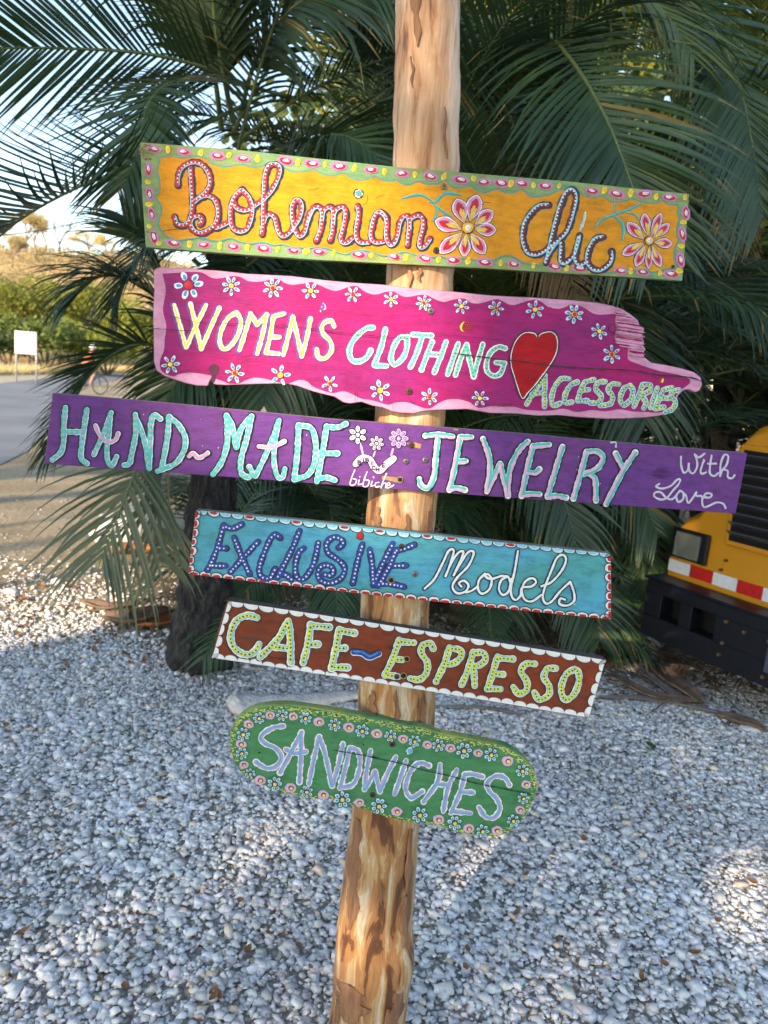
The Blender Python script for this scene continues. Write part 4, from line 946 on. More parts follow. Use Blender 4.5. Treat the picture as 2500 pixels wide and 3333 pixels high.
pinks('A', [(345, 970), (620, 1000), (885, 1010), (1155, 1030), (1425, 1055)]); yels('A', [(490, 1000), (762, 1010), (1010, 1035), (1280, 1060), (1530, 1060)])
pinks('A', [(120, 310), (130, 530), (150, 710), (170, 920)], True); yels('A', [(115, 425), (125, 622), (130, 820), (215, 975)], True)
B1.word('A', [('B', '497,300 505,400 510,500 515,620 508,710 480,785 425,815 375,795 352,735/382,450 385,380 410,310 460,265 530,245 600,265 645,315 672,380 672,450 640,510 585,560 525,605/530,605 580,565 645,545 705,570 735,620 748,700 727,790 670,850 600,882 540,870 505,825 500,775 530,735 580,730 605,770 585,805'),
              ('o', '725,835 770,822 835,788/960,495 900,550 865,640 858,740 875,828 930,867 1000,850 1040,760 1052,660 1020,560 960,495/890,610 920,662 990,678 1050,655 1095,622 1140,595'),
              ('h', '1140,595 1220,510 1270,420 1300,330 1290,280 1250,262 1200,280 1170,360 1160,480 1155,600 1152,720 1150,820 1140,890/1155,790 1175,735 1215,712 1255,745 1275,820 1295,880 1335,912 1385,880 1430,820'),
              ('e', '1430,820 1470,760 1495,680 1490,610 1455,583 1420,620 1410,700 1425,800 1445,870 1480,912 1522,875 1545,790 1565,715 1600,655'),
              ('m', 'B:-8,640 20,560 55,495 100,480 130,520 130,600 118,690 80,785/B:130,600 145,520 185,485 225,495 235,560 230,640 225,710 205,780/B:230,640 240,540 280,490 325,485 345,530 335,620 315,700 300,760 320,802 360,800 405,760'),
              ('i', 'B:450,470 462,540 450,620 437,700 447,770 480,802 550,800'),
              ('a', 'B:700,580 650,525 605,570 580,662 570,745 600,795 650,800 690,790/B:650,525 700,560 715,640 708,740 740,820 780,805 810,730 828,630 858,572 895,560 915,600'),
              ('n', 'B:915,600 915,680 905,760 900,825/B:915,680 922,600 965,565 1010,560 1042,600 1040,670 1018,750 1008,830 1035,848 1080,805 1100,768')], 'boh')
B1.word('C', [('C', '515,370 450,377 390,430 345,500 330,580 338,655 370,715 430,727 480,705 520,670'),
              ('h', '520,670 590,620 650,550 690,430 712,330 702,275 672,262 635,295 597,390 570,480 545,580 528,660 512,735 495,785/505,740 550,670 585,637 608,650 605,720 605,780 640,787 680,750 708,705'),
              ('i', '708,705 728,640 736,590/736,600 715,690 710,762 740,802 785,782'),
              ('c', '910,600 860,610 820,660 797,720 797,785 835,832 890,838 945,802 970,752 967,705')], 'chic')
B1.begin('letter', 'round dot of the letter i'); X_, Y_ = fx('B', 461, 362)
B1.dot(X_, Y_, 16.5, P_NAVY, .0014, n=18); B1.dot(X_, Y_, 13, P_WHITE, .0022, n=16); B1.dot(X_, Y_, 10.5, P_TEAL, .0030, n=14)
B1.end(); B1.begin('letter', 'pale stroke above the second letter i'); B1.ribbon(parse('C', '785,420 772,485 745,555')[0], 9, P_WHITE, .0014, wob=.25, taper=1.5); B1.ribbon(parse('C', '780,435 765,500 750,545')[0], 5, P_SKY, .0021, wob=.3); B1.end()
def big_petal(b_, fr, tip, base, w):
    o = FRM[fr]; T = Vector(fx(fr, *tip)); S_ = Vector(fx(fr, *base)); d = T - S_; L = d.length; a = math.atan2(d.y, d.x); w *= o[2]
    def shape(k, l0, l1, wd, jit=0.04):
        out = []; u = d.normalized(); v_ = Vector((-u.y, u.x)); n = 14
        for i in range(n + 1): 
            tt = i / n; out.append(S_ + u * (L * (l0 + (l1 - l0) * tt)) + v_ * (wd / 2 * math.sin(math.pi * tt ** 1.35) ** 0.75 * (1 + b_.rnd.uniform(-jit, jit))))
        for i in range(n, -1, -1):
            tt = i / n; out.append(S_ + u * (L * (l0 + (l1 - l0) * tt)) - v_ * (wd / 2 * math.sin(math.pi * tt ** 1.35) ** 0.75 * (1 + b_.rnd.uniform(-jit, jit))))
        return [tuple(p) for p in out[:-1]]
    b_.begin('petal'); hb = 0.0012 + b_.rnd.uniform(0, .0002)
    b_.poly(shape(0, -.04, 1.03, w + 5.5), P_NAVY, hb); b_.poly(shape(0, .0, 1.0, w), P_WHITE, hb + .0005)
    b_.poly(shape(0, .03, .96, w * .86, .07), P_PINK, hb + .0009); b_.poly(shape(0, .08, .86, w * .52, .15), P_RED, hb + .0013)
    b_.poly(shape(0, .04, .60, w * .26, .3), P_STREAK, hb + .0017)
    u = d.normalized(); v_ = Vector((-u.y, u.x))
    b_.ribbon([tuple(S_ + u * L * .12 + v_ * w * .12), tuple(S_ + u * L * .5 + v_ * w * .16)], 3, P_LEM, hb + .0021, wob=.3); b_.end()
for tp, bs, w_ in (((1345, 405), (1412, 628), 140), ((1530, 370), (1462, 612), 145), ((1672, 515), (1505, 640), 120), ((1700, 690), (1500, 680), 118), ((1598, 905), (1465, 712), 120), ((1408, 930), (1430, 722), 100), ((1188, 898), (1395, 712), 125), ((1145, 605), (1390, 682), 135)):
    big_petal(B1, 'B', tp, bs, w_)
for tp, bs, w_ in (((1205, 430), (1232, 592), 72), ((1328, 428), (1257, 600), 62), ((1388, 505), (1270, 608), 66), ((1410, 650), (1275, 640), 72), ((1325, 818), (1262, 662), 64), ((1238, 832), (1243, 668), 50), ((1145, 815), (1215, 660), 66), ((1048, 730), (1200, 645), 72), ((1082, 498), (1205, 620), 82)):
    big_petal(B1, 'C', tp, bs, w_)
B1.begin('flower_centre'); X_, Y_ = fx('B', 1442, 670); B1.dot(X_, Y_, 21, P_NAVY, .0030, 19, n=16); B1.dot(X_, Y_, 19, P_ORANGE, .0036, 17, n=16); B1.dot(X_, Y_, 11, P_WHITE, .0042, 9, -.9, 12)
for q in range(8): B1.dot(X_ + B1.rnd.uniform(-7, 7), Y_ + B1.rnd.uniform(-6, 6), 1.1, P_NAVY, .0050, n=6, dome=0)
X_, Y_ = fx('C', 1240, 628); B1.dot(X_, Y_, 15.5, P_NAVY, .0030, n=16); B1.dot(X_, Y_, 13.5, P_ORANGE, .0036, n=16); B1.dot(X_, Y_, 9, P_WHITE, .0042, 8, 0, 12)
for q in range(8): B1.dot(X_ + B1.rnd.uniform(-5, 5), Y_ + B1.rnd.uniform(-5, 5), 1.1, P_BLUE, .0050, n=6, dome=0)
B1.end()
B1.begin('leaf_sprig')
for fr, s_, w_ in (('B', '845,408 930,385 1010,372 1080,400 1130,435', 9), ('B', '1100,440 1150,440 1190,400 1260,355 1380,378', 11), ('B', '1140,440 1165,510 1155,560 1125,605', 8), ('B', '1150,465 1230,530 1305,575', 9),
                   ('C', '850,540 900,480 970,450 1080,410 1190,358', 9), ('C', '975,440 995,390 990,350', 6), ('C', '990,450 1045,500 1057,560 1045,630', 11), ('C', '1080,430 1140,440 1175,495', 7)):
    B1.ribbon(parse(fr, s_)[0], w_, P_TEAL, .0011, wob=.2, taper=2.2); B1.ribbon(parse(fr, s_)[0], w_ * .4, P_TURQ, .0017, -w_ * .18, wob=.3, taper=3)
B1.end()
B1.screw(*fx('B', 1228, 298), 9.5, steel, .003); B1.screw(*fx('B', 1158, 872), 10, rust, .003)
B1.screw(*fx('C', 1412, 815), 5, rust, .003)
B1.begin('lichen_patch')
for q in range(26):
    X_, Y_ = fx('A', B1.rnd.uniform(45, 150), B1.rnd.uniform(65, 215)); B1.dot(X_, Y_, B1.rnd.uniform(2, 5), rimwood if q % 2 else edge_wood, .001 + q * .00004, n=7, jit=.4, dome=.0015)
B1.end()
for fr, s_ in (('A', '190,545 215,548'), ('B', '500,470 540,430 540,370'), ('B', '610,410 650,385 700,378'), ('A', '245,865 350,850 480,845'), ('B', '0,330 60,325 110,310'), ('A', '80,870 200,880'), ('B', '1590,435 1650,445'), ('C', '50,350 105,355')):
    B1.begin('crack'); B1.ribbon(parse(fr, s_)[0], 1.8, rust, .0008, wob=.4, taper=3, dome=0); B1.end()

# ---- board 2
magenta = board_mat('board_magenta_paint', (0.40, 0.012, 0.15), (0.28, 0.018, 0.16), (0.50, 0.16, 0.33), 0.70, 0.42)
pink2 = board_mat('border_pink_paint', (0.68, 0.34, 0.54), (0.62, 0.28, 0.44), (0.22, 0.06, 0.12), 0.72)
pink_edge = board_mat('pink_edge_paint', (0.52, 0.22, 0.36), (0.40, 0.16, 0.26), (0.12, 0.06, 0.07), 0.58)
out2 = parse('D', '60,110 75,90 110,80 350,92 650,112 900,140 1300,160 E:0,85 250,108 550,128 850,165 1180,190 F:0,95 300,110 600,130 800,150 900,170 980,195 1050,240 1100,280 1112,318 1150,350 1138,368 1128,400 1146,440 1140,470 1160,500 1138,530 1150,560 1200,600 1300,615 1420,640 1520,670 1572,710 1582,770 1560,812 1530,824 1480,802 1440,808 1400,850 1378,920 1335,978 1280,996 1150,1013 1000,1020 850,1022 650,1010 500,995 350,1000 200,985 E:1500,1285 1300,1250 1150,1255 1000,1260 900,1270 820,1290 700,1285 620,1270 540,1235 450,1220 350,1185 250,1200 190,1190 110,1140 D:1500,1205 1350,1152 1250,1130 1000,1135 850,1140 700,1145 615,1140 590,1132 604,1092 572,1090 552,1128 545,1152 450,1150 350,1128 250,1098 150,1062 80,1012 56,930 54,700 50,500 58,310 64,294 54,260')[0]
B2 = Board('painted_board', 'magenta driftwood board with pink edges and splintered right end advertising clothing and accessories', 1110, R(8), 0.020, out2, pink2, pink_edge, 0.0035, 3)
f2 = parse('D', '135,140 250,135 380,125 490,130 560,170 620,185 700,175 780,160 850,175 900,205 980,215 1060,205 1130,185 1190,195 1240,225 1300,240 1400,230 1480,215 1550,245 E:83,180 150,180 230,150 310,140 360,180 440,215 500,215 560,195 640,190 700,225 760,240 850,225 930,220 1010,260 1090,285 1150,270 1220,255 1280,255 1330,290 1400,300 1480,280 1580,258 F:115,158 170,168 240,145 320,127 370,140 420,180 500,197 560,180 600,165 680,180 740,220 800,240 930,238 922,290 937,340 922,400 962,480 1022,490 1020,570 1100,610 1250,660 1400,690 1480,722 1485,755 1440,790 1385,840 1360,915 1280,970 1150,970 1050,965 960,950 850,965 750,955 640,970 540,945 440,960 330,960 240,950 170,930 60,930 E:1520,1220 1400,1238 1330,1190 1230,1160 1130,1160 1050,1190 980,1235 930,1243 860,1220 750,1185 650,1190 590,1210 520,1190 430,1165 350,1155 280,1120 180,1085 100,1105 0,1080 D:1480,1150 1440,1110 1360,1095 1260,1130 1150,1110 1080,1090 960,1075 880,1100 830,1125 740,1130 660,1100 610,1085 580,1060 480,1040 380,1030 280,1045 240,1065 180,1050 125,1010 112,930 150,830 155,750 170,600 140,470 165,300 150,200')[0]
B2.begin('painted_field'); B2.poly([tuple(p) for p in cat2(f2 + [f2[0]], 12)][:-1], magenta, 0.0006); B2.end(False)
B2.begin('splintered_end')
for q in range(34):
    tt = q / 33; y0 = 205 + tt * 350
    xL = 925 + 60 * max(0, (y0 - 440) / 120) + B2.rnd.uniform(-8, 14); xR = min(1150, 960 + (y0 - 195) * 1.5) if y0 < 320 else 1128 + B2.rnd.uniform(-8, 16)
    if y0 > 480: xL = 1030
    dy_ = 42 * (xR - xL) / 220
    p_ = [fx('F', xL, y0), fx('F', (xL + xR) / 2, y0 + dy_ * .45 + B2.rnd.uniform(-5, 5)), fx('F', xR, y0 + dy_ * .8)]
    B2.ribbon(p_, B2.rnd.uniform(4, 8), pink2 if q % 5 not in (2, 4) else (pink_edge if q % 5 == 2 else magenta), .0012 + (q % 6) * .0006, 0, .0032, .3, 1.4)
B2.end()
for fr, s_, w_ in (('D', '50,635 170,643 300,652 420,656', 2.0), ('D', '160,515 300,545 450,582', 1.2), ('D', '450,582 700,590 900,592 1300,620 1659,655', 1.6), ('E', '0,543 250,570 600,603 800,618', 1.6), ('E', '990,575 1200,590 1659,632', 1.4), ('E', '1180,748 1350,770 1500,790 1659,812', 3.4), ('F', '115,580 300,602 430,622 700,642 1050,655', 3.8), ('F', '1050,655 1220,690 1400,702 1500,716 1565,742', 4.4),
                   ('E', '295,1080 290,1160 300,1180', 2.4), ('E', '775,1155 800,1180 830,1200', 2.0), ('E', '630,1195 625,1260', 1.2), ('F', '260,670 275,700 265,720', 1.6), ('F', '330,640 300,685', 1.6)):
    B2.begin('crack'); B2.ribbon(parse(fr, s_)[0], w_, P_BLACK, .0064, wob=.35, taper=4, dome=0); B2.end()
B2.word('D', [('W', '240,425 290,600 345,805/350,800 430,620 525,425/385,412 430,590 482,820/485,815 560,640 645,450'), ('O', '800,490 720,545 660,660 650,765 690,822 760,775 820,670 838,560 800,490'), ('M', '825,830 880,660 925,500/925,500 985,600/985,600 1070,510/1070,510 1030,700 985,860'),
              ('E', '1230,500 1130,525/1130,530 1105,690 1065,850/1065,850 1175,862/1105,712 1185,712'), ('N', '1220,872 1265,700 1305,530/1305,530 1345,700 1385,885/1385,885 1430,720 1465,545'), ('S', 'E:100,505 75,455 15,470 -12,520 10,580 60,630 80,700 55,760 5,797 -45,775 -56,710')], 'wom')
B2.begin('letter', 'apostrophe'); B2.ribbon(parse('D', '1582,410 1588,440 1560,475')[0], 17, P_WHITE, .0014, wob=.2, taper=.8); B2.ribbon(parse('D', '1580,420 1583,442 1565,465')[0], 9, P_PURP, .0022); B2.end()
B2.word('E', [('C', '455,515 390,525 310,590 255,670 242,750 270,812 340,817 400,780 432,722'), ('L', '565,530 530,680 465,850/465,855 575,860'), ('O', '760,600 690,610 635,700 615,800 650,848 720,790 757,700 760,600'), ('T', '812,578 980,587/895,600 845,750 790,868'),
              ('H', '985,645 940,760 890,893/1110,645 1060,780 1005,918/950,752 1060,762'), ('I', '1220,660 1170,800 1125,935'), ('N', '1195,942 1240,800 1295,668/1295,668 1320,800 1358,955/1358,955 1400,800 1440,665'), ('G', '1640,702 1580,690 1510,740 1475,830 1482,910 1540,950 1600,925 1635,838/1635,835 1560,830')], 'clo')
B2.word('F', [('A', '262,910 330,800 398,695/398,695 395,930/325,832 395,822'), ('C', '580,720 520,722 470,785 448,870 462,922 510,905'), ('C', '640,745 590,770 550,840 550,900 600,895'), ('E', '765,725 700,745/695,750 665,810 645,885/645,888 715,885/670,808 728,802'), ('S', '850,742 800,748 778,795 820,850 800,898 738,902'),
              ('S', '952,762 900,760 872,805 905,850 890,905 812,925'), ('O', '1038,770 990,795 962,870 985,918 1038,880 1058,815 1038,770'), ('R', '1065,930 1098,850 1130,768/1130,765 1185,765 1185,808 1110,852/1120,850 1155,895 1138,942'), ('I', '1240,790 1190,935'), ('E', '1350,785 1285,805/1285,810 1255,870 1225,945/1225,945 1290,932/1265,862 1330,868'), ('S', '1405,802 1352,820 1350,860 1378,895 1355,945 1300,972')], 'acc')
B2.begin('letter', 'small red and yellow accent'); X_, Y_ = fx('F', 1270, 735); B2.dot(X_ - 2, Y_, 6, P_RED, .0014, 9, .3); B2.dot(X_ + 4, Y_, 4, P_YEL, .002, 8, .3); B2.end()
B2.begin('painted_heart')
hs_ = '345,412 330,385 300,372 240,375 180,430 145,520 140,610 170,720 225,868 280,820 350,740 450,600 492,505 490,410 450,368 400,370 360,385 345,412'
hp_ = [tuple(p) for p in cat2(parse('F', hs_)[0], 6)][:-1]; B2.poly(hp_, board_mat('heart_red_paint', (0.50, 0.008, 0.018), (0.40, 0.006, 0.015), None), .0014)
B2.ribbon(parse('F', hs_)[0], 3.2, P_WHITE, .0018, -1.5, .0001, .3); B2.ribbon(parse('F', hs_)[0], 4.2, P_BLACK, .0024, 2.0, .0002, .25); B2.end()
for fr, x, y, Rr, cc_, n_ in (('D', 755, 252, 85, 0, 7), ('D', 1128, 270, 90, 1, 7), ('D', 1468, 295, 80, 0, 6), ('D', 210, 958, 85, 0, 6), ('D', 785, 1035, 90, 1, 6), ('D', 1195, 1055, 95, 0, 5), ('D', 1640, 1128, 75, 1, 5),
                              ('E', 270, 218, 72, 1, 6), ('E', 613, 263, 70, 0, 6), ('E', 908, 293, 70, 1, 7), ('E', 1247, 325, 70, 0, 6), ('E', 1558, 342, 70, 1, 6), ('E', 517, 1080, 95, 0, 6), ('E', 960, 1137, 78, 1, 6), ('E', 1412, 1152, 75, 0, 6),
                              ('F', 322, 203, 70, 0, 6), ('F', 617, 238, 72, 1, 7), ('F', 803, 365, 62, 0, 6), ('F', 898, 537, 72, 1, 6)):
    X_, Y_ = fx(fr, x, y); B2.flower(X_, Y_, Rr * FRM[fr][2], n_, P_RED if cc_ else P_YEL)
X_, Y_ = fx('D', 370, 245)
B2.begin('painted_flower', 'largest painted flower, with a black-ringed red centre')
for k, a in enumerate((-2.0, -0.85, -0.15, 1.0, 1.9, 3.1)):
    B2.dot(X_ + math.cos(a) * 33, Y_ + math.sin(a) * 31, 15, P_WHITE_B, .0014 + k * .00002, 10, a); B2.dot(X_ + math.cos(a) * 31, Y_ + math.sin(a) * 29, 9, P_BLUE2, .002, 5.5, a)
B2.dot(X_, Y_, 19, P_BLACK, .0024, n=16); B2.dot(X_, Y_, 17, magenta, .0029, n=16); B2.dot(X_, Y_, 13, P_RED, .0035, n=14, dome=.001); B2.end()
X_, Y_ = fx('E', 1290, 508); B2.begin('painted_ladybird'); B2.dot(X_ - 2, Y_, 17, P_YEL, .0012, n=16); B2.dot(X_ + 2, Y_, 16, P_RDOT, .0018, 17, n=16)
for i in range(4):
    for j in range(4): B2.dot(X_ - 8 + i * 6.5 + (j % 2) * 2, Y_ - 10 + j * 6.5, 1.9, P_BLACK, .0026, n=7)
B2.end()
B2.begin('keyhole_slot'); X_, Y_ = fx('D', 600, 1000); km = simple('keyhole_recess_dark', (0.09, 0.008, 0.045), 0.5)  # flat disc and slot: shade of the recess put into the dark maroon
B2.dot(X_, Y_, 17, km, .0013, n=18, jit=.04, dome=-.0004); B2.ribbon(parse('D', '600,1010 598,1050 590,1100')[0], 13, km, .0010, dome=-.0002, wob=.1); B2.end()
B2.begin('wooden_plug'); X_, Y_ = fx('F', 905, 345); B2.dot(X_, Y_, 13.5, P_BLACK, .0012, n=16, jit=.05); B2.dot(X_, Y_, 12, magenta, .0022, n=16, jit=.04, dome=.0022); B2.end()
B2.screw(*fx('E', 972, 368), 10.5, steel); B2.screw(*fx('E', 777, 1088), 11, rust)

# ---- board 3
purple = board_mat('board_purple_paint', (0.135, 0.042, 0.24), (0.165, 0.050, 0.23), None, rough=0.45)
B3 = Board('painted_board', 'longest board, deep purple, lettered Hand-Made Jewelry With Love', 1480, R(10), 0.018,
           [fx('G', 130, 74), fx('G', 1000, 148), fx('H', 900, 150), fx('I', 1000, 158), fx('J', 700, 130), fx('J', 1612, 207), fx('J', 1560, 480), fx('J', 1507, 752), fx('J', 500, 680), fx('I', 500, 712), fx('G', 800, 715), fx('G', 62, 662), fx('G', 97, 360)], purple, edge_wood, lift=-0.001)
B3.word('G', [('H', '240,195 228,350 225,480 200,570 132,628/418,212 395,370 375,520 372,615 420,660/240,395 385,400'), ('N', '820,252 825,400 790,580 770,660 727,672/835,300 900,480 935,700/935,700 945,450 950,330 975,255 1028,288'),
              ('D', '1100,272 1085,450 1040,700/1100,272 1180,340 1235,450 1220,560 1150,660 1005,722')], 'hand')
B3.word('G', [('A', '620,238 560,400 477,585/612,250 603,400 585,520 590,630 625,680 665,602')], 'hand', .9)
B3.word('G', [('A', '490,345 530,430 600,480 655,462 678,412')], 'pinkbar')
B3.word('G', [('~', '1265,600 1300,573 1350,612 1420,572')], 'pinkbar')
B3.word('H', [('M', '90,125 97,300 75,420 35,510 -15,575/90,125 130,200 165,368/165,368 200,230 282,130/282,130 245,300 203,450 202,560 250,598 288,572 265,520'), ('D', '645,198 635,400 612,612/645,198 740,222 775,330 768,480 715,580 612,615'),
              ('E', '1008,188 940,215 860,208/858,215 830,400 785,630/785,612 860,602 925,622/838,415 942,415')], 'hand')
B3.word('H', [('A', '495,158 440,310 390,430 312,592/490,165 460,350 455,480 480,590 520,600 538,535')], 'hand', .9)
B3.word('H', [('A', '338,362 420,368 480,352 535,322')], 'pinkbar')
B3.word('I', [('J', '232,188 350,178 478,195/345,200 325,400 308,560 255,655 195,635 178,575'), ('E', '545,200 648,200/545,200 520,350 480,550 448,675/535,420 598,415/450,665 520,658 588,675'), ('W', '750,215 805,370 812,500 785,690/785,690 850,550 905,440/905,440 940,580 975,728/975,728 978,580 1010,440 1080,310 1155,238'),
              ('E', '1200,280 1345,268/1200,282 1150,480 1097,730/1150,512 1220,520 1258,488/1100,722 1180,710 1260,715'), ('L', '1465,285 1400,500 1330,738/1330,738 1410,728 1498,745'),
              ('R', 'J:160,195 110,380 42,615/J:160,192 260,192 308,250 260,340 140,395/J:195,395 240,450 245,635'), ('Y', 'J:422,208 492,345/J:600,198 490,365 335,665')], 'jew')
B3.word('J', [('W', '1010,238 1012,320 1035,382 1070,360 1082,300/1078,300 1085,365 1120,388 1155,330 1150,260 1130,215 1170,245 1220,212'), ('i', '1208,290 1185,370 1200,392 1235,380/1215,268 1217,282'), ('t', '1285,230 1270,330 1272,392 1310,412 1345,385/1250,302 1325,300'), ('h', '1362,412 1368,300 1400,222 1435,235 1420,310 1385,355/1365,400 1385,355 1430,368 1430,420 1468,432 1492,405'),
              ('L', '815,483 785,505 840,525 920,500 975,445 1005,445 985,490 940,540 880,610 820,622 768,592 780,560 830,560 880,610 930,620 970,585'), ('o', '1000,545 968,590 985,645 1028,620 1030,562 1000,545'), ('v', '1030,565 1055,590 1075,655 1115,610 1150,555 1145,590 1190,590'), ('e', '1195,600 1270,605 1285,575 1235,570 1200,630 1215,690 1262,680 1330,650 1390,662 1410,700')], 'white')
B3.word('H', [('b', '1078,545 1055,600 1042,655 1075,658 1092,620 1065,612'), ('i', '1112,622 1105,655 1130,652/1115,595 1117,598'), ('b', '1172,560 1150,620 1142,668 1175,668 1190,628 1165,622'), ('i', '1212,632 1203,668 1228,662/1222,600 1224,603'), ('c', '1264,640 1238,645 1240,675 1268,670'), ('h', '1322,572 1292,640 1280,682/1285,665 1302,645 1318,650 1315,680'), ('e', '1325,667 1350,655 1340,640 1320,660 1330,684 1378,660')], 'thin')
B3.begin('painted_worm', 'pink painted worm with small black capitals'); wp = parse('H', '1085,497 1130,455 1190,462 1230,525 1272,548 1320,500 1375,457')[0]
B3.ribbon(wp, 25, P_BLACK, .0014, wob=.06); B3.ribbon(wp, 21, P_WHITE, .0021, wob=.06); B3.ribbon(wp, 15, P_LPINK, .0028, wob=.15); B3.end()
SM = dict(B='0,0 0,10/0,0 6,1 6,4 0,5 7,6 6,10 0,10', i='3,3 3,10/3,0 3,0.5', C='7,1 2,1 0,5 2,10 7,9', H='0,0 0,10/7,0 7,10/0,5 7,5', E='6,0 0,0/0,0 0,10/0,10 6,10/0,5 5,5')
for ch, x, y in (('B', 1100, 470), ('i', 1134, 455), ('B', 1160, 452), ('i', 1198, 478), ('C', 1208, 512), ('H', 1240, 525), ('E', 1287, 492)):
    X0, Y0 = fx('H', x, y); B3.begin('letter', 'small black letter ' + ch)
    for st_ in SM[ch].split('/'):
        B3.ribbon([(X0 + float(w_.split(',')[0]) * 1.25, Y0 + float(w_.split(',')[1]) * 1.15) for w_ in st_.split()], 3.0, P_BLACK, .0038, wob=.1, step=2)
    B3.end()
for (x, y, r_, mt_, rim, n_) in ((1100, 272, 75, P_WHITE, P_BLACK, 6), (1245, 338, 60, P_GREYW, P_BLACK, 7), (1415, 300, 80, P_LILAC, P_PURPLE_D, 8)):
    X_, Y_ = fx('H', x, y); r_ *= .42194
    B3.begin('painted_flower')
    for k in range(n_):
        a = -1.57 + 2 * math.pi * k / n_; B3.dot(X_ + math.cos(a) * r_ * .62, Y_ + math.sin(a) * r_ * .62, r_ * .42, rim, .0014 + k * .00002, r_ * .32, a, 12, .05)
    for k in range(n_):
        a = -1.57 + 2 * math.pi * k / n_; cx_, cy_ = X_ + math.cos(a) * r_ * .62, Y_ + math.sin(a) * r_ * .62
        B3.dot(cx_, cy_, r_ * .32, mt_, .0021, r_ * .22, a, 12, .08); B3.dot(cx_, cy_, r_ * .2, purple, .0027, r_ * .12, a, 10, .08, 0); B3.dot(cx_, cy_, r_ * .12, mt_, .0031, r_ * .05, a, 8, .1)
    B3.dot(X_, Y_, r_ * .2, mt_, .0033, n=10, dome=.0006); B3.end()
B3.begin('flower_stem')
for s_, w_ in (('1120,335 1130,375 1140,420', 6), ('1235,400 1222,438', 5), ('1372,385 1358,432', 6)): B3.ribbon(parse('H', s_)[0], w_, P_LILAC, .0012, wob=.3)
B3.end()
B3.begin('bare_wood_gouge')
B3.poly([fx('H', *q) for q in ((1475, 335), (1540, 330), (1592, 345), (1582, 380), (1530, 368), (1490, 350))], rimwood, .0013); B3.end(False); B3.begin('bare_wood_gouge'); B3.poly([fx('H', *q) for q in ((1290, 588), (1380, 598), (1430, 605), (1445, 625), (1400, 640), (1330, 622), (1285, 615))], rimwood, .0013); B3.end(False); B3.begin('bare_wood_gouge')
B3.poly([fx('I', *q) for q in ((480, 122), (530, 130), (525, 142), (490, 138))], rimwood, .0013); B3.end(False)
B3.screw(*fx('H', 1512, 350), 10, rust, .0026); B3.screw(*fx('H', 1472, 477), 9, steel); B3.screw(*fx('H', 1620, 467), 9, steel); B3.hole(*fx('H', 1425, 618), 8)
B3.begin('paint_drip'); B3.ribbon(parse('J', '380,112 425,110 425,150')[0], 6, P_GREYW, .0012, wob=.2); B3.end()
B3.begin('wood_knot')
for q in range(9):
    a_ = 60 + q * 6; X_, Y_ = fx('J', 930 - q * 6, 385)
    B3.ribbon([(X_ - a_ * .45, Y_ + 2), (X_ - a_ * .2, Y_ - 4 - q * 1.6), (X_ + a_ * .3, Y_ - 1 - q)], 1.6, purple, .0010, wob=.3, taper=2, dome=.0009)
    B3.ribbon([(X_ - a_ * .45, Y_ + 4), (X_ - a_ * .1, Y_ + 6 + q * 1.6), (X_ + a_ * .3, Y_ + 3 + q)], 1.6, purple, .0010, wob=.3, taper=2, dome=.0009)
B3.end()
B3.begin('paint_specks')
for q in range(26):
    X_ = B3.rnd.uniform(300, 2300); Y_ = 1310 + (X_ - 171) * .0863 + B3.rnd.uniform(10, 160); B3.dot(X_, Y_, B3.rnd.uniform(.7, 1.8), P_WHITE, .0009, n=6, dome=.0001)
B3.end()

# ---- board 4
blue = board_mat('board_blue_paint', (0.085, 0.40, 0.60), (0.075, 0.36, 0.38), (0.04, 0.20, 0.24), 0.70)
B4 = Board('painted_board', 'sky-blue board with red and white scalloped rim lettered Exclusive Models', 1850, R(0.5), 0.018,
           [fx('K', 90, 46), fx('K', 880, 122), fx('K', 1500, 186), fx('L', 700, 122), fx('L', 1530, 210), fx('L', 1536, 430), fx('L', 1530, 655), fx('L', 700, 565), fx('K', 1500, 698), fx('K', 700, 610), fx('K', 32, 541), fx('K', 55, 300)], blue, edge_wood)
B4.begin('rim_band')
c4 = [fx('K', 90, 46), fx('L', 1530, 210), fx('L', 1532, 655), fx('K', 32, 541)]
def scallops(B_, a, b_, period, depth, cols, inward, seg=7, line=None, sag=0.0, h=.0009):
    a = Vector(a); b_ = Vector(b_); n = max(2, int(round((b_ - a).length / period))); u = (b_ - a) / n; inw = Vector(inward)
    for i in range(n):
        def sg(tt): return 4 * sag * tt * (1 - tt)
        p0 = a + u * i; p1 = a + u * (i + 1); k = B_.rnd.uniform(.82, 1.15); pts = []
        s0 = sg(i / n); s1 = sg((i + 1) / n)
        p0 = p0 + inw * s0; p1 = p1 + inw * s1
        for j in range(seg + 1):
            q = math.pi * j / seg; pts.append(p0.lerp(p1, (1 - math.cos(q)) / 2) + inw * (depth * k * math.sin(q) ** .8 + 1.5))
        B_.poly([tuple(p) for p in pts] + [tuple(p1 + inw * 1.0), tuple(p0 + inw * 1.0)], cols[0], h)
        if len(cols) > 1:
            ctr = (p0 + p1) / 2 + inw * (depth * .28)
            B_.dot(ctr.x, ctr.y, u.length * .36, cols[1 + (B_.rnd.random() < .3) * (len(cols) > 2)], h + .0006, depth * .33, math.atan2(u.y, u.x), 9, .2)
        if line: B_.ribbon([tuple(p) for p in pts], line[1], line[0], h + .0009, 0, .0001, .3, step=3)
scallops(B4, c4[0], c4[1], 39, 14, [P_WHITE_B, P_SKY, P_RED], (0.07, 1), line=(P_NAVY, 2.6), sag=2)
scallops(B4, c4[3], c4[2], 37, 14, [P_WHITE, P_RED], (0.05, -1), line=(P_NAVY, 2.6), sag=-3)
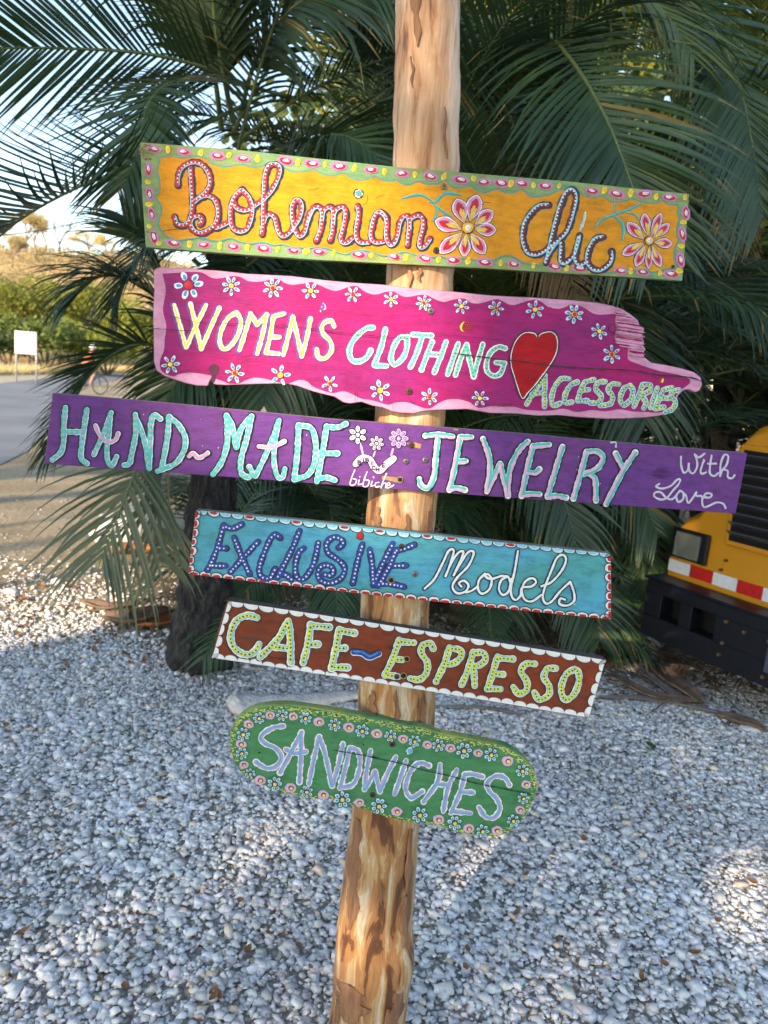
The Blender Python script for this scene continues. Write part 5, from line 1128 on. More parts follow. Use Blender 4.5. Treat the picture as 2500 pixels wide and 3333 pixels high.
scallops(B4, c4[0], c4[3], 30, 16, [P_WHITE, P_RED, P_RED], (1, -0.05), line=(P_NAVY, 2.6)); scallops(B4, c4[1], c4[2], 30, 18, [P_WHITE, P_RED, P_RED], (-1, 0), line=(P_NAVY, 2.6))
B4.end()
B4.word('K', [('E', '305,165 275,275 225,420 180,508/305,168 370,190 445,157/255,342 325,343/200,475 320,475'), ('X', '387,260 440,400 505,540/570,290 460,410 357,525'), ('C', '740,262 700,235 660,280 605,410 577,510 600,563 660,570 702,500'),
              ('L', '890,205 840,330 770,470 718,572/730,542 780,545 828,580'), ('U', '922,342 880,380 857,480 868,562 915,580 970,520 1010,420 1033,300'), ('S', '1190,337 1225,310 1205,268 1150,258 1098,305 1110,375 1180,425 1235,485 1220,560 1150,605 1080,605 1032,560 1045,492 1100,470 1148,500 1135,548 1078,542'),
              ('i', '1375,308 1340,430 1300,610'), ('V', '1430,352 1450,480 1458,625/1608,305 1540,440 1460,620'), ('E', 'L:205,150 135,178 78,190/L:80,188 35,300 -40,430/L:35,292 150,290/L:-25,412 60,418 138,435')], 'excl')
B4.begin('letter', 'red i dot'); X_, Y_ = fx('K', 1357, 247); B4.dot(X_, Y_, 13, P_NAVY, .0014, n=16); B4.dot(X_, Y_, 10.5, P_RED, .0022, n=14); B4.end()
B4.word('L', [('M', '275,445 340,380 395,275 437,190 470,188 450,270 415,362/415,362 460,260 508,198 535,203 505,280 470,355/470,355 530,250 575,195 605,205 570,290 495,370 462,430 490,475 545,467 570,425 540,392 505,408 522,432'), ('o', '555,470 590,460 632,430/680,345 640,390 635,450 662,480 710,450 726,385 700,347 682,362 722,380 790,360'),
              ('d', '800,360 835,365 850,400/832,365 790,390 775,450 802,488 840,462 858,380/903,192 880,330 856,440 862,500 890,522 922,492'), ('e', '922,492 930,440 990,432 1025,402 1000,375 952,398 928,460 950,520 1000,530 1060,488'), ('l', '1060,430 1130,400 1200,320 1227,250 1205,218 1165,240 1130,320 1090,420 1070,500 1090,545 1130,532 1190,460 1255,400'), ('s', '1255,400 1280,470 1280,530 1230,560 1182,547 1190,512 1220,520')], 'mod')
B4.begin('painted_dot'); X_, Y_ = fx('L', 1283, 552); B4.dot(X_, Y_, 3.2, P_WHITE, .001); B4.end()
B4.screw(*fx('L', 118, 162), 9.5, rust, .0036); B4.screw(*fx('L', 208, 348), 9.5, steel); B4.hole(*fx('L', 48, 388), 8)

# ---- board 5
brown = board_mat('board_brown_paint', (0.20, 0.048, 0.024), (0.26, 0.048, 0.018), (0.34, 0.20, 0.13), 0.735, 0.5)
B5 = Board('painted_board', 'red-brown board with white scalloped rim lettered Cafe Espresso', 2140, R(1.0), 0.022,
           [fx('M', 175, 84), fx('M', 700, 165), fx('N', 400, 75), fx('N', 900, 155), fx('N', 1602, 262), fx('N', 1545, 460), fx('N', 1485, 660), fx('N', 800, 545), fx('N', 0, 402), fx('M', 700, 640), fx('M', 48, 561), fx('M', 100, 330)], brown, dark_edge)
B5.begin('rim_band')
c5 = [fx('M', 185, 88), fx('N', 1600, 264), fx('N', 1486, 656), fx('M', 50, 556)]
scallops(B5, c5[0], c5[1], 50, 17, [P_WHITE], (0.1, 1), line=(P_SHADE, 1.4), sag=-3); scallops(B5, c5[3], c5[2], 42, 15, [P_WHITE], (0.1, -1), line=(P_GREYW, 1.4), sag=4)
scallops(B5, c5[0], c5[3], 40, 15, [P_WHITE], (1, .2), line=(P_SHADE, 1.4)); scallops(B5, c5[1], c5[2], 36, 17, [P_WHITE], (-1, -.2), line=(P_SHADE, 1.4)); B5.end()
B5.word('M', [('C', '420,225 350,207 272,232 222,300 205,390 227,462 290,515 360,525 410,490 437,442'), ('A', '675,252 590,400 447,545/675,252 692,400 697,590/555,462 680,477'), ('F', '858,282 840,420 797,592/862,290 1010,302/845,442 918,442'), ('E', '1092,322 1065,470 1030,638/1095,330 1215,350/1075,475 1138,472/1035,628 1160,632')], 'cafe', .95)
B5.begin('letter', 'blue tilde'); wp = parse('M', '1210,505 1280,512 1340,545 1415,515')[0]; B5.ribbon(wp, 24, P_SHADE, .0014, dx=-2); B5.ribbon(wp, 20, P_WHITE, .002, dy=2); B5.ribbon(wp, 17, P_BLUE, .0028); B5.ribbon(wp, 5, P_BLUE2, .0034, -3, wob=.4); B5.end()
B5.word('N', [('E', '205,130 160,260 110,365/205,140 305,147/180,257 225,262/115,362 200,376'), ('S', '435,185 415,150 365,165 355,215 395,280 390,350 342,395 280,387'), ('P', '545,180 510,290 455,408/545,185 612,195 627,235 580,282 510,297'), ('R', '705,210 670,330 627,428/705,215 770,215 788,260 742,300 690,302/708,310 715,438'), ('E', '870,240 830,370 800,458/870,250 972,257/840,355 905,360/805,455 888,460'),
              ('S', '1120,290 1060,290 1027,340 1067,410 1062,470 1010,490 975,445'), ('S', '1260,320 1205,322 1182,380 1217,440 1212,500 1150,530 1117,482'), ('O', '1388,325 1330,362 1297,460 1325,530 1380,500 1415,420 1415,350 1388,325')], 'esp')
B5.screw(*fx('N', 150, 180), 8.5, rust); B5.screw(*fx('N', 190, 373), 8.5, rust, .0046); B5.hole(*fx('N', 258, 255), 7.5); B5.hole(*fx('N', 235, 368), 8); B5.hole(*fx('M', 185, 510), 3)
B5.begin('worn_patch')
for fr, x, y, r_ in (('N', 95, 170, 12), ('N', 1490, 385, 15), ('N', 1445, 440, 13)): B5.dot(*fx(fr, x, y), r_, board_mat('worn_red_paint', (0.36, 0.05, 0.02), None, None), .0008, r_ * .6, .2, 12, .3, 0)
for q in range(5): B5.ribbon([fx('M', 270 + q * 22, 385 + q * 3), fx('M', 340 + q * 25, 405 - q * 2)], 3.2, dark_edge, .0009 + q * .0001, wob=.4, taper=2)
B5.ribbon(parse('M', '510,545 600,560 680,562 755,570')[0], 2.2, P_BLACK, .0009, wob=.5); B5.end()

# ---- board 6
green6 = board_mat('board_green_paint', (0.072, 0.27, 0.115), (0.060, 0.235, 0.10), (0.025, 0.10, 0.05), 0.73, 0.5)
lem_edge = board_mat('worn_yellow_green_edge', (0.10, 0.24, 0.10), (0.46, 0.46, 0.10), (0.03, 0.05, 0.03), 0.60)
out6 = parse('O', '80,470 76,380 108,280 175,190 290,128 420,100 600,94 750,112 1000,150 1300,200 1500,235 P:343,22 500,52 700,115 900,150 1100,190 1280,230 1400,300 1500,400 1558,515 1568,620 1525,760 1445,895 1340,1005 1220,1062 1100,1070 900,1040 700,990 500,945 350,930 100,870 O:1200,1010 1000,950 850,945 700,920 500,870 350,810 220,750 140,650 98,560')[0]
B6 = Board('painted_board', 'rounded green board with a flower border lettered Sandwiches, lowest on the post', 2500, R(0.0), 0.024, [tuple(p) for p in cat2(out6 + [out6[0]], 14)][:-1], green6, lem_edge, 0.004, 3)
B6.begin('worn_edge_paint')
edge_pts = cat2(out6 + [out6[0]], 9); ctr6 = Vector((1245, 2500)); lem2 = paint('worn_lemon_chip', (0.60, 0.62, 0.16), .2)
for q, p in enumerate(edge_pts):
    inw = (ctr6 - Vector(p)); inw = Vector((inw.x * .35, inw.y)).normalized(); top_ = p[1] < 2490 + (p[0] - 1245) * .17
    for z_ in range(6 if top_ else 3):
        k = abs(B6.rnd.gauss(0, 9 if top_ else 5)) + 5; c_ = Vector(p) + inw * k + Vector((B6.rnd.uniform(-6, 6), B6.rnd.uniform(-2, 2)))
        B6.dot(c_.x, c_.y, B6.rnd.uniform(1.5, 5.5), lem2 if B6.rnd.random() < .75 else P_GREENBLOB, .0007 + (q * 6 + z_) % 23 * .00002, B6.rnd.uniform(1, 2.4), .17, 6, .35, .0001)
B6.end()
B6.word('O', [('S', '560,282 470,297 390,342 357,390 400,440 490,480 543,560 500,640 420,663 350,632 315,605'), ('A', '725,338 650,480 532,700/722,342 718,560 705,785/582,492 660,525 762,512'), ('N', '790,800 830,600 880,378/885,380 935,530 998,818/1000,818 1050,650 1097,442'),
              ('D', '1160,480 1120,650 1070,838/1165,477 1235,512 1247,650 1190,800 1070,838'), ('W', '1345,502 1310,680 1290,850/1290,850 1385,692/1385,692 1428,868/1428,868 1500,700 1572,560'), ('I', 'P:350,352 300,500 242,668'), ('C', 'P:562,402 480,377 400,440 350,560 350,640 400,700 500,642'),
              ('H', 'P:665,392 640,550 512,738/P:820,442 740,600 695,828/P:640,572 742,582'), ('E', 'P:895,480 850,650 768,838/P:895,485 960,480 1058,505/P:858,645 970,652/P:775,825 950,845'), ('S', 'P:1310,582 1265,515 1180,500 1105,560 1120,635 1190,710 1222,800 1170,882 1090,880 1027,792')], 'sand', .93)
B6.begin('crack'); B6.ribbon(parse('O', '1000,490 1200,525 1400,560 P:20,318 300,375 500,435 750,490 1000,560 1300,620 1540,668')[0], 2.4, P_BLACK, .0048, wob=.4, taper=5, dome=0); B6.end()
for fr, x, y, r_ in (('O', 343, 210, 58), ('O', 550, 185, 58), ('O', 760, 210, 60), ('O', 1020, 270, 62), ('O', 1270, 325, 66), ('O', 1525, 370, 58), ('O', 200, 355, 65), ('O', 187, 527, 60), ('O', 262, 710, 52), ('O', 483, 800, 70), ('O', 770, 872, 62), ('O', 1090, 940, 80), ('O', 1420, 1000, 75),
                     ('P', 428, 175, 62), ('P', 650, 215, 64), ('P', 885, 262, 80), ('P', 1140, 300, 70), ('P', 1430, 450, 66), ('P', 1440, 705, 60), ('P', 1345, 915, 65), ('P', 1060, 1010, 65), ('P', 800, 935, 72), ('P', 475, 860, 80)):
    X_, Y_ = fx(fr, x, y); B6.flower(X_, Y_, r_ * FRM[fr][2] * 1.02, 7, P_YEL, None, P_GREENBLOB, P_WHITE_B, P_BLUE2, True)
for fr, x, y in (('O', 440, 185), ('O', 648, 197), ('O', 882, 247), ('O', 1148, 295), ('O', 1400, 350), ('O', 250, 268), ('O', 180, 445), ('O', 205, 630), ('O', 352, 770), ('O', 628, 838), ('O', 920, 903), ('O', 1243, 970), ('O', 1580, 1050), ('P', 320, 155), ('P', 545, 208), ('P', 760, 240), ('P', 1018, 285), ('P', 1295, 360), ('P', 1465, 578), ('P', 1408, 815), ('P', 1195, 1008), ('P', 932, 988), ('P', 652, 905)):
    X_, Y_ = fx(fr, x, y); B6.begin('painted_ring'); k = B6.rnd.uniform(.85, 1.1)
    B6.dot(X_, Y_, 17.5 * k, P_LPINK, .0014, 14.5 * k, .1, 14, .09); B6.dot(X_ + 1, Y_, 8.5 * k, P_PURPLE_D, .0021, 7.5 * k, 0, 10, .12); B6.dot(X_ + 2, Y_ + 1, 5.5 * k, P_YEL, .0028, 5 * k, dome=.0008); B6.end()
B6.begin('letter', 'light blue i dot'); X_, Y_ = fx('P', 382, 265); B6.dot(X_, Y_, 11.5, P_WHITE_B, .0014, 12, jit=.25, n=12); B6.dot(X_, Y_, 8, P_BLUE3, .0021, 9, jit=.2); B6.end()
B6.screw(*fx('O', 1540, 445), 9.5, rust); B6.screw(*fx('O', 1363, 902), 9.5, rust)
B6.begin('screw_hole')
for fr, x, y in (('O', 1300, 222), ('O', 1315, 232), ('O', 945, 160), ('O', 1038, 178), ('O', 1280, 445), ('O', 345, 522), ('P', 930, 185), ('P', 320, 62), ('P', 740, 830)): B6.dot(*fx(fr, x, y), 3, hole_m, .0026, n=7, jit=.3, dome=0)
B6.end()

# ------------------------------------------------------------------ yellow bus at the right
bus_y = simple('bus_yellow_paint', (0.62, 0.27, 0.02), 0.28, 0, 0.06, 2.0, 0.0, 0.5)
bus_k = simple('bus_black_steel', (0.005, 0.006, 0.012), 0.42, 0, 0.4, 12, 0.1, 0.35); bus_g = simple('bus_grille_slat', (0.07, 0.08, 0.11), 0.35, 0.2, 0.2, 12)
void_k = simple('grille_void', (0.003, 0.003, 0.004), 0.9); refl_r = simple('reflector_red', (0.55, 0.02, 0.02), 0.25, 0, 0.2, 60); refl_w = simple('reflector_white', (0.72, 0.74, 0.78), 0.25, 0, 0.1, 60)
chrome = simple('lamp_reflector', (0.75, 0.76, 0.72), 0.12, 1.0, 0.05, 8); glassm, t, b = newmat('lamp_glass'); b.inputs['Transmission Weight'].default_value = 0.85; b.inputs['Roughness'].default_value = 0.25; b.inputs['Base Color'].default_value = (0.62, 0.64, 0.56, 1)
bglass = simple('bus_window_glass', (0.02, 0.025, 0.03), 0.08, 0, 0.1, 4); tyre_m = simple('tyre_rubber', (0.02, 0.02, 0.022), 0.85, 0, 0.3, 30, 0.3); bolt_m = simple('rusty_bolt', (0.20, 0.12, 0.06), 0.6, 0.6, 0.3, 60)
BUS_YAW = R(-60)
c0 = at_y(2183, 1812, 4.35); bus = empty('school_bus', (c0.x, c0.y, 0), BUS_YAW, 'yellow bus with black grille and bumper parked under the palms at the right edge', 'bus')
def part(name, fn, bevel=0, seg=2, parent=bus, smooth=False, label=None):
    mb = MB(); fn(mb); o = mb.build(name, parent, smooth, bevel, seg)
    if label: o['label'] = label
    return o
W_ = 2.15
def hood(mb):   # nose with a lowered, rounded left shoulder over the headlight
    prof = []
    n = 60
    for i in range(n + 1):
        x = W_ * i / n; e = min(x, W_ - x)
        z = float(np.interp(e, [0, .012, .04, .09, .16, .22, .28, .33, .40, .50, .65, 1.1], [.90, .955, .99, 1.02, 1.07, 1.19, 1.38, 1.50, 1.57, 1.60, 1.62, 1.63]))
        prof.append((x, z))
    depths = [0.0, 0.06, 0.25, 0.8, 1.55]; lift = [-0.07, -0.02, 0.0, 0.05, 0.10]; vs = []
    for y, l in zip(depths, lift):
        for x, z in prof: vs.append((x, y, z + l))
    m_ = n + 1; fs = []
    for j in range(len(depths) - 1):
        for i in range(n): fs.append((j * m_ + i, j * m_ + i + 1, (j + 1) * m_ + i + 1, (j + 1) * m_ + i))
    base = len(vs)
    for x, z in prof: vs.append((x, 0.0, 0.60))
    for i in range(n): fs.append((base + i, base + i + 1, i + 1, i))
    b2 = len(vs)
    for k, (y, l) in enumerate(zip(depths, lift)): vs.append((0, y, 0.60)); vs.append((W_, y, 0.60))
    for k in range(len(depths) - 1):
        fs.append((b2 + 2 * k, k * m_, (k + 1) * m_, b2 + 2 * k + 2)); fs.append((b2 + 2 * k + 1, b2 + 2 * k + 3, (k + 1) * m_ + n, k * m_ + n))
    mb.add(vs, fs, bus_y)
part('hood', hood, 0.012, 3, smooth=True)
gx0, gx1, gz0, gz1 = 0.385, 1.765, 0.92, 1.42
gs = part('grille', lambda m_: m_.box(gx0 - .03, gx1 + .03, -0.035, -0.003, gz0 - .03, gz1 + .03, bus_y), 0.012, 3)
part('grille_opening', lambda m_: m_.box(gx0, gx1, -0.040, -0.037, gz0, gz1, void_k), 0, parent=gs)
for k in range(9):
    z = gz0 + 0.035 + k * (gz1 - gz0 - 0.05) / 8.6
    def sl_(m_, z=z):
        m_.add([(gx0 + .005, -0.085, z + .02), (gx1 - .005, -0.085, z + .02), (gx1 - .005, -0.043, z - 0.004), (gx0 + .005, -0.043, z - 0.004), (gx0 + .005, -0.085, z + .027), (gx1 - .005, -0.085, z + .027), (gx1 - .005, -0.043, z + 0.003), (gx0 + .005, -0.043, z + 0.003)],
               [(0, 1, 2, 3), (4, 7, 6, 5), (0, 4, 5, 1), (3, 2, 6, 7), (0, 3, 7, 4), (1, 5, 6, 2)], bus_g)
    part('slat', sl_, 0.002, 1, parent=gs)
for x0 in (0.008, W_ - .008 - .25):
    hl = part('headlight', lambda m_: (m_.box(x0, x0 + .25, -0.030, -0.004, .735, .915, bus_k)), 0.012, 3)
    part('lamp_reflector', lambda m_: m_.box(x0 + .045, x0 + .205, -0.036, -0.032, .757, .893, chrome), 0, parent=hl)
    part('lens', lambda m_: m_.box(x0 + .04, x0 + .21, -0.055, -0.040, .752, .898, glassm), 0.008, 3, parent=hl)
for k in range(14):
    x0 = k * W_ / 14; wl = W_ / 14
    part('reflective_strip', lambda m_: m_.box(x0 + .001, x0 + wl - .001, -0.010, -0.002, .645, .716, refl_r if k % 2 else refl_w), 0)
part('front_panel', lambda m_: m_.box(0.02, W_ - .02, 0.002, 0.05, .50, .598, bus_k), 0.004)
def bumper(m_):
    y0, y1 = -0.17, -0.09
    # ladder of plates that leaves the openings free
    xs = [.0, .12, .25, .33, .48, 1.67, 1.82, 1.90, 2.03, 2.19]; opens = {1, 3, 5, 7}
    opens = {1, 3, 5 + 0, 7} - {5}
    m_.box(xs[0], xs[-1], y0, y1, .53, .60, bus_k); m_.box(xs[0], xs[-1], y0, y1, .26, .39, bus_k)
    for i in range(9):
        if i in (1, 3, 5, 7): continue
        m_.box(xs[i], xs[i + 1], y0 + .0003, y1 - .0003, .39, .53, bus_k)
    m_.box(xs[0] - .02, xs[-1] + .02, y0 - .008, -0.02, .602, .618, bus_k)
    m_.box(xs[0], xs[0] + .02, y1 + .001, 0.30, .28, .60, bus_k); m_.box(xs[-1] - .02, xs[-1], y1 + .001, 0.30, .28, .60, bus_k)
part('bumper', bumper, 0.004, 2)
for x, z in ((.55, .52), (.55, .40), (.66, .50), (.54, .33), (.80, .50), (.90, .50), (.80, .31), (.90, .31), (.17, .678), (.35, .74), (.37, .80)):
    part('bolt', lambda m_: m_.tube([(x, -.185 if z < .6 else -.02, z), (x, -.165 if z < .6 else 0, z)], .009, bolt_m, 8), 0)
part('bumper_dark_sheet', lambda m_: m_.box(.02, W_ - .04, -.045, -.035, .27, .56, void_k), 0)  # added black sheet, stands for the darkness inside the bumper openings
part('number_plate_holder', lambda m_: m_.box(.80, 1.0, -.186, -.172, .34, .47, bus_g), 0.004)
def wheel(x):
    def f(m_):
        m_.tube([(x, 0.75, .42), (x + .24, .75, .42)], .42, tyre_m, 28)
    w_ = part('wheel', f, 0.03, 3, smooth=False); part('rim', lambda m_: m_.tube([(x - .012, .75, .42), (x + .252, .75, .42)], .22, bus_g, 20), 0.01, parent=w_)
wheel(0.05); wheel(W_ - .29)
part('chassis', lambda m_: (m_.box(.35, W_ - .35, 0.06, 7.5, .45, .71, bus_k)), 0.01)
cabm = part('body', lambda m_: m_.box(-.06, W_ + .06, 1.56, 8.5, .71, 2.95, bus_y), 0.12, 4)
part('windscreen', lambda m_: m_.box(.15, W_ - .15, 1.545, 1.556, 1.75, 2.55, bglass), 0.01, parent=cabm)
for k in range(8):
    for xs_ in ((-.072, -.062), (W_ + .062, W_ + .072)):
        part('window', lambda m_: m_.box(xs_[0], xs_[1], 2.1 + k * .78, 2.75 + k * .78, 1.75, 2.4, bglass), 0, parent=cabm)
part('wheel', lambda m_: (m_.tube([(0.0, 6.6, .42), (.28, 6.6, .42)], .42, tyre_m, 24)), 0.03); part('wheel', lambda m_: (m_.tube([(W_ - .28, 6.6, .42), (W_, 6.6, .42)], .42, tyre_m, 24)), 0.03)

# ------------------------------------------------------------------ blank roadside sign
sgm = simple('sign_white_sheet', (0.62, 0.62, 0.60), 0.45, 0, 0.05, 3); sgp = simple('sign_grey_post', (0.42, 0.43, 0.44), 0.5, 0.3, 0.1, 5)
SY = 31.0; q0 = at_y(48, 1078, SY); q1 = at_y(119, 1080, SY); q2 = at_y(50, 1148, SY)
sg = empty('roadside_sign', ((q0.x + q1.x) / 2, SY, 0), 0, 'blank white rectangular sign on two thin posts across the road', 'sign')
wd_ = (q1.x - q0.x) / 2; zt, zb = q0.z + .03, q2.z - .02
mb = MB(); mb.box(-wd_, wd_, -.02, .01, zb, zt, sgm); sp_ = mb.build('panel', sg, False, .02)
for x in (-wd_ + .03, wd_ - .03):
    mb = MB(); mb.tube([(x, .045, -.1), (x, .045, zt - .05)], .035, sgp, 8); mb.build('leg', sg, True)
mb = MB(); mb.box(wd_ - .18, wd_ - .08, -.026, -.021, zb + .10, zb + .17, sgp); mb.build('sticker', sg)

# ------------------------------------------------------------------ cyclist on the road
CY = 24.0; cp = at_y(285, 1280, CY); gp = at_z(285, 1283)
cx_, cy__ = gp.x, gp.y
skin_m = simple('skin', (0.36, 0.20, 0.13), 0.6); shirt = simple('orange_shirt', (0.62, 0.13, 0.06), 0.8); shorts = simple('dark_shorts', (0.03, 0.035, 0.05), 0.8); helm = simple('white_helmet', (0.75, 0.76, 0.78), 0.35)
bk = simple('bicycle_frame', (0.08, 0.09, 0.11), 0.4, 0.4); rub = simple('bicycle_tyre', (0.03, 0.03, 0.03), 0.8)
bike = empty('bicycle', (cx_, cy__, 0), R(55), 'grey bicycle ridden by the person in the orange shirt', 'bicycle')
def ringm(m_, cx, r, w, mat_, n=28):
    pts = [(cx + math.cos(2 * math.pi * k / n) * r, 0, .34 + math.sin(2 * math.pi * k / n) * r) for k in range(n + 1)]; m_.tube(pts, w, mat_, 6, False)
for x in (-.52, .52):
    mb = MB(); ringm(mb, x, .32, .02, rub); wo = mb.build('wheel', bike, True)
    mb = MB()
    for k in range(10):
        a = math.pi * k / 10; mb.tube([(x - math.cos(a) * .31, 0, .34 - math.sin(a) * .31), (x + math.cos(a) * .31, 0, .34 + math.sin(a) * .31)], .002, sgp, 3)
    mb.build('spokes', wo)
mb = MB()
for a_, b_ in (((-.52, 0, .34), (-.05, 0, .30)), ((-.05, 0, .30), (-.18, 0, .85)), ((-.18, 0, .80), (.38, 0, .82)), ((-.05, 0, .30), (.40, 0, .72)), ((-.52, 0, .34), (-.17, 0, .76)), ((.52, 0, .34), (.38, 0, .95))): mb.tube([a_, b_], .017, bk, 8)
mb.build('frame', bike, True)
mb = MB(); mb.tube([(.36, -.26, .98), (.38, 0, .97), (.36, .26, .98)], .014, bk, 6); mb.build('handlebar', bike, True)
mb = MB(); mb.box(-.32, -.08, -.07, .07, .86, .90, bk); mb.build('saddle', bike, False, .02)
per = empty('person', (cx_, cy__, 0), R(55), 'person in an orange shirt and white helmet cycling along the road', 'person')
def skinned(name, joints, edges, mat_, parent, sub=2):
    me_ = bpy.data.meshes.new(name); me_.from_pydata([j[:3] for j in joints], edges, [])
    o = link(name, me_, parent, mat_, True); md = o.modifiers.new('skin', 'SKIN'); 
    for i, j in enumerate(joints):
        sv = me_.skin_vertices[0].data[i]; sv.radius = (j[3], j[3] * (j[4] if len(j) > 4 else 1)); sv.use_root = (i == 0)
    md.use_smooth_shade = True; s2 = o.modifiers.new('sub', 'SUBSURF'); s2.levels = sub; s2.render_levels = sub; return o
J = [(-.16, 0, .96, .13), (-.06, 0, 1.18, .13), (.07, 0, 1.38, .15), (.13, 0, 1.50, .06), (.18, 0, 1.60, .085), (.20, 0, 1.70, .09),
     (.07, -.19, 1.40, .055), (.22, -.25, 1.20, .042), (.36, -.24, 1.02, .034), (.07, .19, 1.40, .055), (.22, .25, 1.20, .042), (.36, .24, 1.02, .034),
     (-.12, -.11, .93, .095), (.20, -.13, .80, .065), (.02, -.12, .40, .045), (.10, -.12, .30, .04), (-.12, .11, .93, .095), (.14, .13, .62, .065), (-.12, .12, .24, .045), (-.02, .12, .16, .04)]
E = [(0, 1), (1, 2), (2, 3), (3, 4), (4, 5), (2, 6), (6, 7), (7, 8), (2, 9), (9, 10), (10, 11), (0, 12), (12, 13), (13, 14), (14, 15), (0, 16), (16, 17), (17, 18), (18, 19)]
skinned('body', J, E, skin_m, per)
skinned('shirt', [(-.15, 0, .99, .145), (-.06, 0, 1.18, .145), (.07, 0, 1.38, .165), (.10, 0, 1.46, .09), (.07, -.19, 1.40, .07), (.15, -.23, 1.29, .06), (.07, .19, 1.40, .07), (.15, .23, 1.29, .06)], [(0, 1), (1, 2), (2, 3), (2, 4), (4, 5), (2, 6), (6, 7)], shirt, per)
skinned('shorts', [(-.16, 0, .97, .15), (-.12, -.11, .93, .108), (.12, -.125, .83, .085), (-.12, .11, .93, .108), (.08, .125, .72, .085)], [(0, 1), (1, 2), (0, 3), (3, 4)], shorts, per)
mb = MB(); vs = []; fs = []
for i in range(6):
    for k in range(14):
        a = 2 * math.pi * k / 14; e = i / 5 * 1.45; vs.append((.19 + math.cos(a) * .135 * math.cos(e), math.sin(a) * .11 * math.cos(e), 1.70 + .12 * math.sin(e)))
for i in range(5):
    for k in range(14): fs.append((i * 14 + k, i * 14 + (k + 1) % 14, (i + 1) * 14 + (k + 1) % 14, (i + 1) * 14 + k))
mb.add(vs, fs, helm); mb.build('helmet', per, True)

# ------------------------------------------------------------------ overhead cables
cab = simple('cable_black', (0.03, 0.03, 0.035), 0.6)
for pa, pb, y, r_, sag, lab in (((-150, 775), (430, 672), 24, .020, .25, 'thickest black cable crossing the sky below the dark frond'), ((-100, 880), (430, 902), 30, .010, .1, 'thin level cable crossing just under the hilltop trees'), ((115, 690), (-120, 560), 40, .010, .1, 'thin cable rising to the left edge above the hill'),
                                ((-100, 840), (420, 1060), 30, .010, .3, 'thin cable slanting down across the dry hill'), ((-100, 740), (380, 960), 32, .010, .3, 'upper thin cable slanting down to the right over the hill')):
    A_ = at_y(*pa, y); B_ = at_y(*pb, y + 6); mb = MB()
    mb.tube([A_.lerp(B_, k / 14) - Vector((0, 0, sag * 4 * (k / 14) * (1 - k / 14))) for k in range(15)], r_, cab, 5)
    tag(mb.build('overhead_cable', None, True), lab, 'cable', 'cables over the road')

# ------------------------------------------------------------------ things lying about
drymat = simple('dry_palm_sheath', (0.20, 0.13, 0.085), 0.85, 0, 0.35, 14, 0.4); greymat = simple('grey_weathered_stalk', (0.22, 0.19, 0.17), 0.8, 0, 0.3, 12, 0.4)
orang = simple('orange_dry_sheath', (0.42, 0.15, 0.05), 0.7, 0, 0.4, 10, 0.3)
def sheath(lab, pts_px, w, mat_, curl=.5, zs=0.02, seed=0, name='dry_palm_sheath', cat='palm sheath', group='dead palm litter at the foot of the palms'):
    """curved trough-like dead leaf base lying on the ground"""
    P = [at_z(x, y, zs) for x, y in pts_px]; pp = catmull3(P, 14); vs = []; fs = []; rn = random.Random(seed)
    for i, p in enumerate(pp):
        tg = (pp[min(i + 1, 14)] - pp[max(i - 1, 0)]); tg.z = 0; tg.normalize(); sd = Vector((-tg.y, tg.x, 0)); ww = w * (math.sin(math.pi * (i + 1) / 16) ** .6)
        for k in range(7):
            u = k / 6 * 2 - 1; vs.append(p + sd * ww * u + Vector((0, 0, curl * ww * u * u + .02 * math.sin(i * .7 + k) * ww * 4 + rn.uniform(0, .003))))
    for i in range(14):
        for k in range(6): fs.append((i * 7 + k, i * 7 + k + 1, (i + 1) * 7 + k + 1, (i + 1) * 7 + k))
    me_ = bpy.data.meshes.new(name); me_.from_pydata(vs, [], fs); o = link(name, me_, None, mat_, True)
    sdf = o.modifiers.new('s', 'SOLIDIFY'); sdf.thickness = .006; return tag(o, lab, cat, group)
for i, (lab, pts_, w, mt_) in enumerate((('long grey frond stalk lying from the brown board end toward the bus', [(1930, 2090), (2020, 2150), (2100, 2200), (2220, 2290)], .035, greymat),
     ('flat grey-brown sheath lying beneath the bus bumper corner', [(2110, 2160), (2190, 2230), (2280, 2290)], .07, drymat), ('curled brown sheath left of the bus bumper', [(2010, 2100), (2120, 2130), (2230, 2180)], .05, drymat),
     ('brown sheath half buried in the litter in front of the bus', [(1990, 2200), (2120, 2270), (2290, 2290)], .04, drymat), ('lowest dry stalk, running right across the gravel in front of the bus', [(1950, 2270), (2150, 2285), (2450, 2350)], .022, greymat),
     ('small pale sheath standing out on the litter under the bumper', [(2150, 2190), (2200, 2205)], .03, simple('pale_bark_chip', (0.5, 0.33, 0.22), .8)), ('short dark-brown sheath at the right edge below the bus', [(2330, 2330), (2490, 2380)], .05, drymat),
     ('thin grey stalk lying just behind the post at gravel level', [(1420, 2300), (1600, 2310), (1700, 2330)], .014, greymat), ('brown dry sheath heaped left of the dark trunk', [(330, 2010), (430, 2030), (560, 1990)], .10, drymat), ('reddish dry sheath leaning on the foot of the dark trunk', [(440, 2040), (520, 2035), (600, 2010)], .07, orang),
     ('bright orange dry sheath beneath the hanging frond', [(360, 1800), (430, 1795), (500, 1800)], .10, orang), ('curled tan sheath in the shade left of the trunk', [(260, 1960), (350, 1985), (440, 1975)], .06, drymat))):
    sheath(lab, pts_, w, mt_, .6, .02, i)
